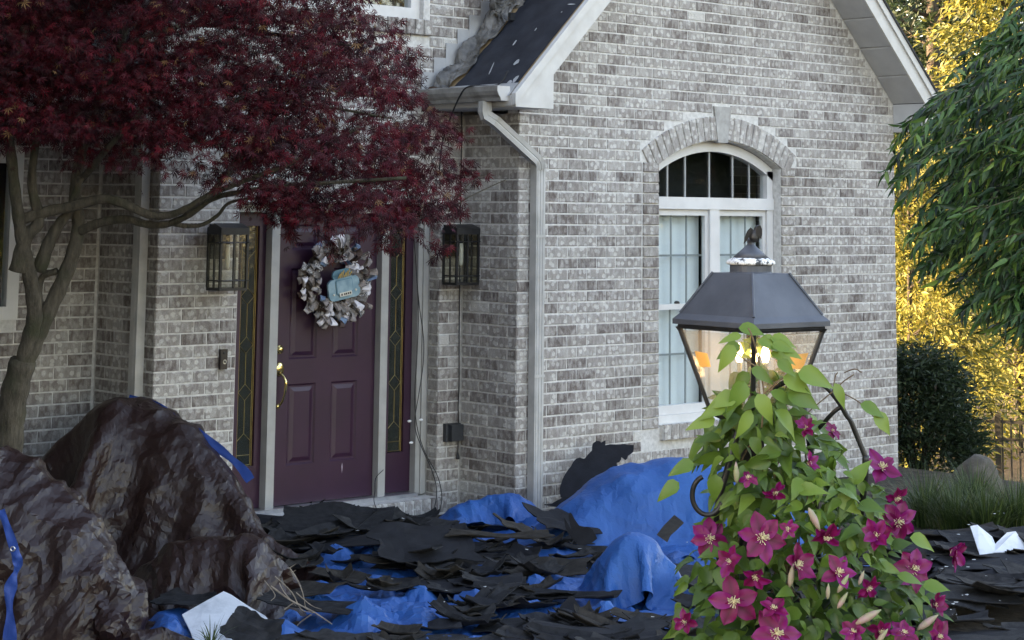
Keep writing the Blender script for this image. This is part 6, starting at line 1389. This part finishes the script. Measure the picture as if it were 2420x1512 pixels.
# iron fence
fx = at(2360, 1080, 23.0); fdir = rt0 * 0.94 - fh * 0.34; fdir = fdir / np.linalg.norm(fdir)
FG = float(gz(fx[0], fx[1])); ft = thing('iron_fence', 'black metal picket fence with sunlit edges behind the boulder', 'fence', (fx[0], fx[1], FG))
def fbox(u, w_, dpt, z0, z1, name):
    c = np.array([fx[0], fx[1], 0]) + fdir * u; s_ = fdir * w_ / 2; d = np.cross(fdir, UPV) * dpt / 2; q = MB()
    q.add([c - s_ - d + UPV * z0, c + s_ - d + UPV * z0, c + s_ + d + UPV * z0, c - s_ + d + UPV * z0, c - s_ - d + UPV * z1, c + s_ - d + UPV * z1, c + s_ + d + UPV * z1, c - s_ + d + UPV * z1], [(0, 3, 2, 1), (4, 5, 6, 7), (0, 1, 5, 4), (1, 2, 6, 5), (2, 3, 7, 6), (3, 0, 4, 7)]); return q.obj(name, BLK2, ft)
BLK2 = M('fence_paint', (0.045, 0.04, 0.03), (0.07, 0.06, 0.045), 0.35, scale=10)
ztop = at(2360, 985, 23.0)[2]
for u in (-1.8, 0.0, 1.8): fbox(u, 0.065, 0.065, FG - 0.2, ztop + 0.03, 'post')
for z in (ztop - 0.06, ztop - 0.26, FG + 0.12): fbox(0, 4.2, 0.03, z - 0.018, z + 0.018, 'rail')
k = 0
for u in np.arange(-2.05, 2.06, 0.1):
    if min(abs(u - c) for c in (-1.8, 0, 1.8)) > 0.05: fbox(u, 0.02, 0.022, FG + 0.05, ztop - 0.02, 'picket')
# boulder
bc = at(2312, 1150, 15.6); q = MB(); n1, n2 = 26, 18; vs_ = []
for j in range(n2 + 1):
    for i in range(n1):
        a, e = 2 * math.pi * i / n1, math.pi * j / n2; v = np.array([math.cos(a) * math.sin(e), math.sin(a) * math.sin(e), math.cos(e)])
        k = 1 + 0.16 * mnoise.noise(Vector(v * 1.3)) + 0.07 * mnoise.noise(Vector(v * 3.1)); vs_.append((bc[0] + v[0] * 0.20 * k, bc[1] + v[1] * 0.19 * k, GZ + 0.02 + max(v[2] * 0.27 * k + 0.02 * (v[0]), -0.12)))
q.add(vs_, [(j * n1 + i, (j + 1) * n1 + i, (j + 1) * n1 + (i + 1) % n1, j * n1 + (i + 1) % n1) for j in range(n2) for i in range(n1)])
ROCK = M('boulder_stone', (0.055, 0.046, 0.034), (0.115, 0.098, 0.074), 0.9, scale=7, bump=0.6, bscale=22, bdist=0.02, co='Position'); tag(q.obj('boulder', ROCK, None, True), 'rounded grey boulder standing in front of the fence', 'boulder')
# ornamental grass clumps
GRASS = leaf_mat('ornamental_grass', [(0.0, (0.018, 0.035, 0.012)), (0.5, (0.05, 0.085, 0.022)), (0.85, (0.12, 0.16, 0.04)), (1.0, (0.22, 0.24, 0.08))], 0.5, 0.3)
RG = np.random.RandomState(8)
def tuft(name, cx, d, n, Ls, spread, label, z=GZ, group='grass clumps by the boulder'):
    p = gp_(cx, d); V, Q, T = [], [], []
    for i in range(n):
        a = RG.rand() * 6.28; r0 = abs(RG.normal(0, spread * 0.3)); b = np.array([p[0] + math.cos(a) * r0, p[1] + math.sin(a) * r0, z]); L_ = Ls * RG.uniform(0.6, 1.15); lean = RG.uniform(0.15, 0.95); dirv = np.array([math.cos(a), math.sin(a), 0]); sd_ = np.array([-math.sin(a), math.cos(a), 0]); o = len(V); tb = np.clip(RG.normal(0.45, 0.22), 0, 1)
        for k in range(6):
            t = k / 5; c = b + dirv * (L_ * lean * t ** 1.6) + UPV * (L_ * (t - 0.45 * lean * t * t * 1.3)); w_ = 0.0045 * (1 - t * 0.9); V += [c - sd_ * w_, c + sd_ * w_]; T += [tb, tb]
        Q += [(o + 2 * k, o + 2 * k + 1, o + 2 * k + 3, o + 2 * k + 2) for k in range(5)]
    o = link(name, np_mesh(name, np.array(V), np.array(Q), GRASS, np.array(T))); return tag(o, label, 'grass clump', group)
for cx, d, n, L_, lb in ((2190, 13.9, 420, 0.46, 'wispy grass clump nearest the brick corner'), (2260, 13.6, 560, 0.42, 'full green grass clump left of the boulder foot'), (2330, 13.4, 560, 0.40, 'full green grass clump in front of the boulder'), (2400, 13.6, 560, 0.44, 'dark green grass clump right of the boulder'), (2300, 14.6, 420, 0.40, 'grass clump close against the boulder'), (2470, 14.0, 420, 0.44, 'grass clump cut by the right edge')): tuft('ornamental_grass', cx, d, n, L_, 0.3, lb)
tuft('grass_sprout', 508, 9.35, 40, 0.17, 0.06, 'tiny yellow-green grass sprout at the white board', z=0.0)
# hedge and trees across the drive, seen only as reflections in the glass
for i, (x, y) in enumerate(((9.5, -6.5), (12.5, -8.5), (15.5, -10.5), (7.5, -9.5), (10.5, -12))):
    tree('evergreen', ['dark evergreen mirrored in the transom, nearest', 'dark evergreen mirrored in the transom, second', 'dark evergreen mirrored in the transom, third', 'dark evergreen mirrored in the door glass', 'dark evergreen mirrored in the door glass, farther'][i], (x, y, 0), 4.4, 1.6, 0.9, 0.05, DKG, 200, 40, 0.2, 0.1, 'evergreens mirrored in the glass', seed=60 + i)
for i, (x, y, h) in enumerate(((18, -22, 12), (25, -24, 13), (11, -24, 11), (32, -24, 13))):
    tree('street_tree', ['sunlit street tree mirrored in the upper window', 'sunlit street tree mirrored beside it to the right', 'sunlit street tree mirrored beside it to the left', 'far right mirrored street tree'][i], (x, y, 0), h, 3.4, 1.6, 0.6, GOLD, 260, 40, 0.36, 0.2, 'street trees mirrored in the glass', 'round', seed=40 + i)
tree('evergreen', 'tall evergreen out of the picture left of the drive', (-8.9, -5.0, 0), 6.5, 1.05, 0.5, 0.1, DKG, 260, 44, 0.16, 0.1, 'evergreens mirrored in the glass', seed=71)  # unseen tree added to block sky light at the left
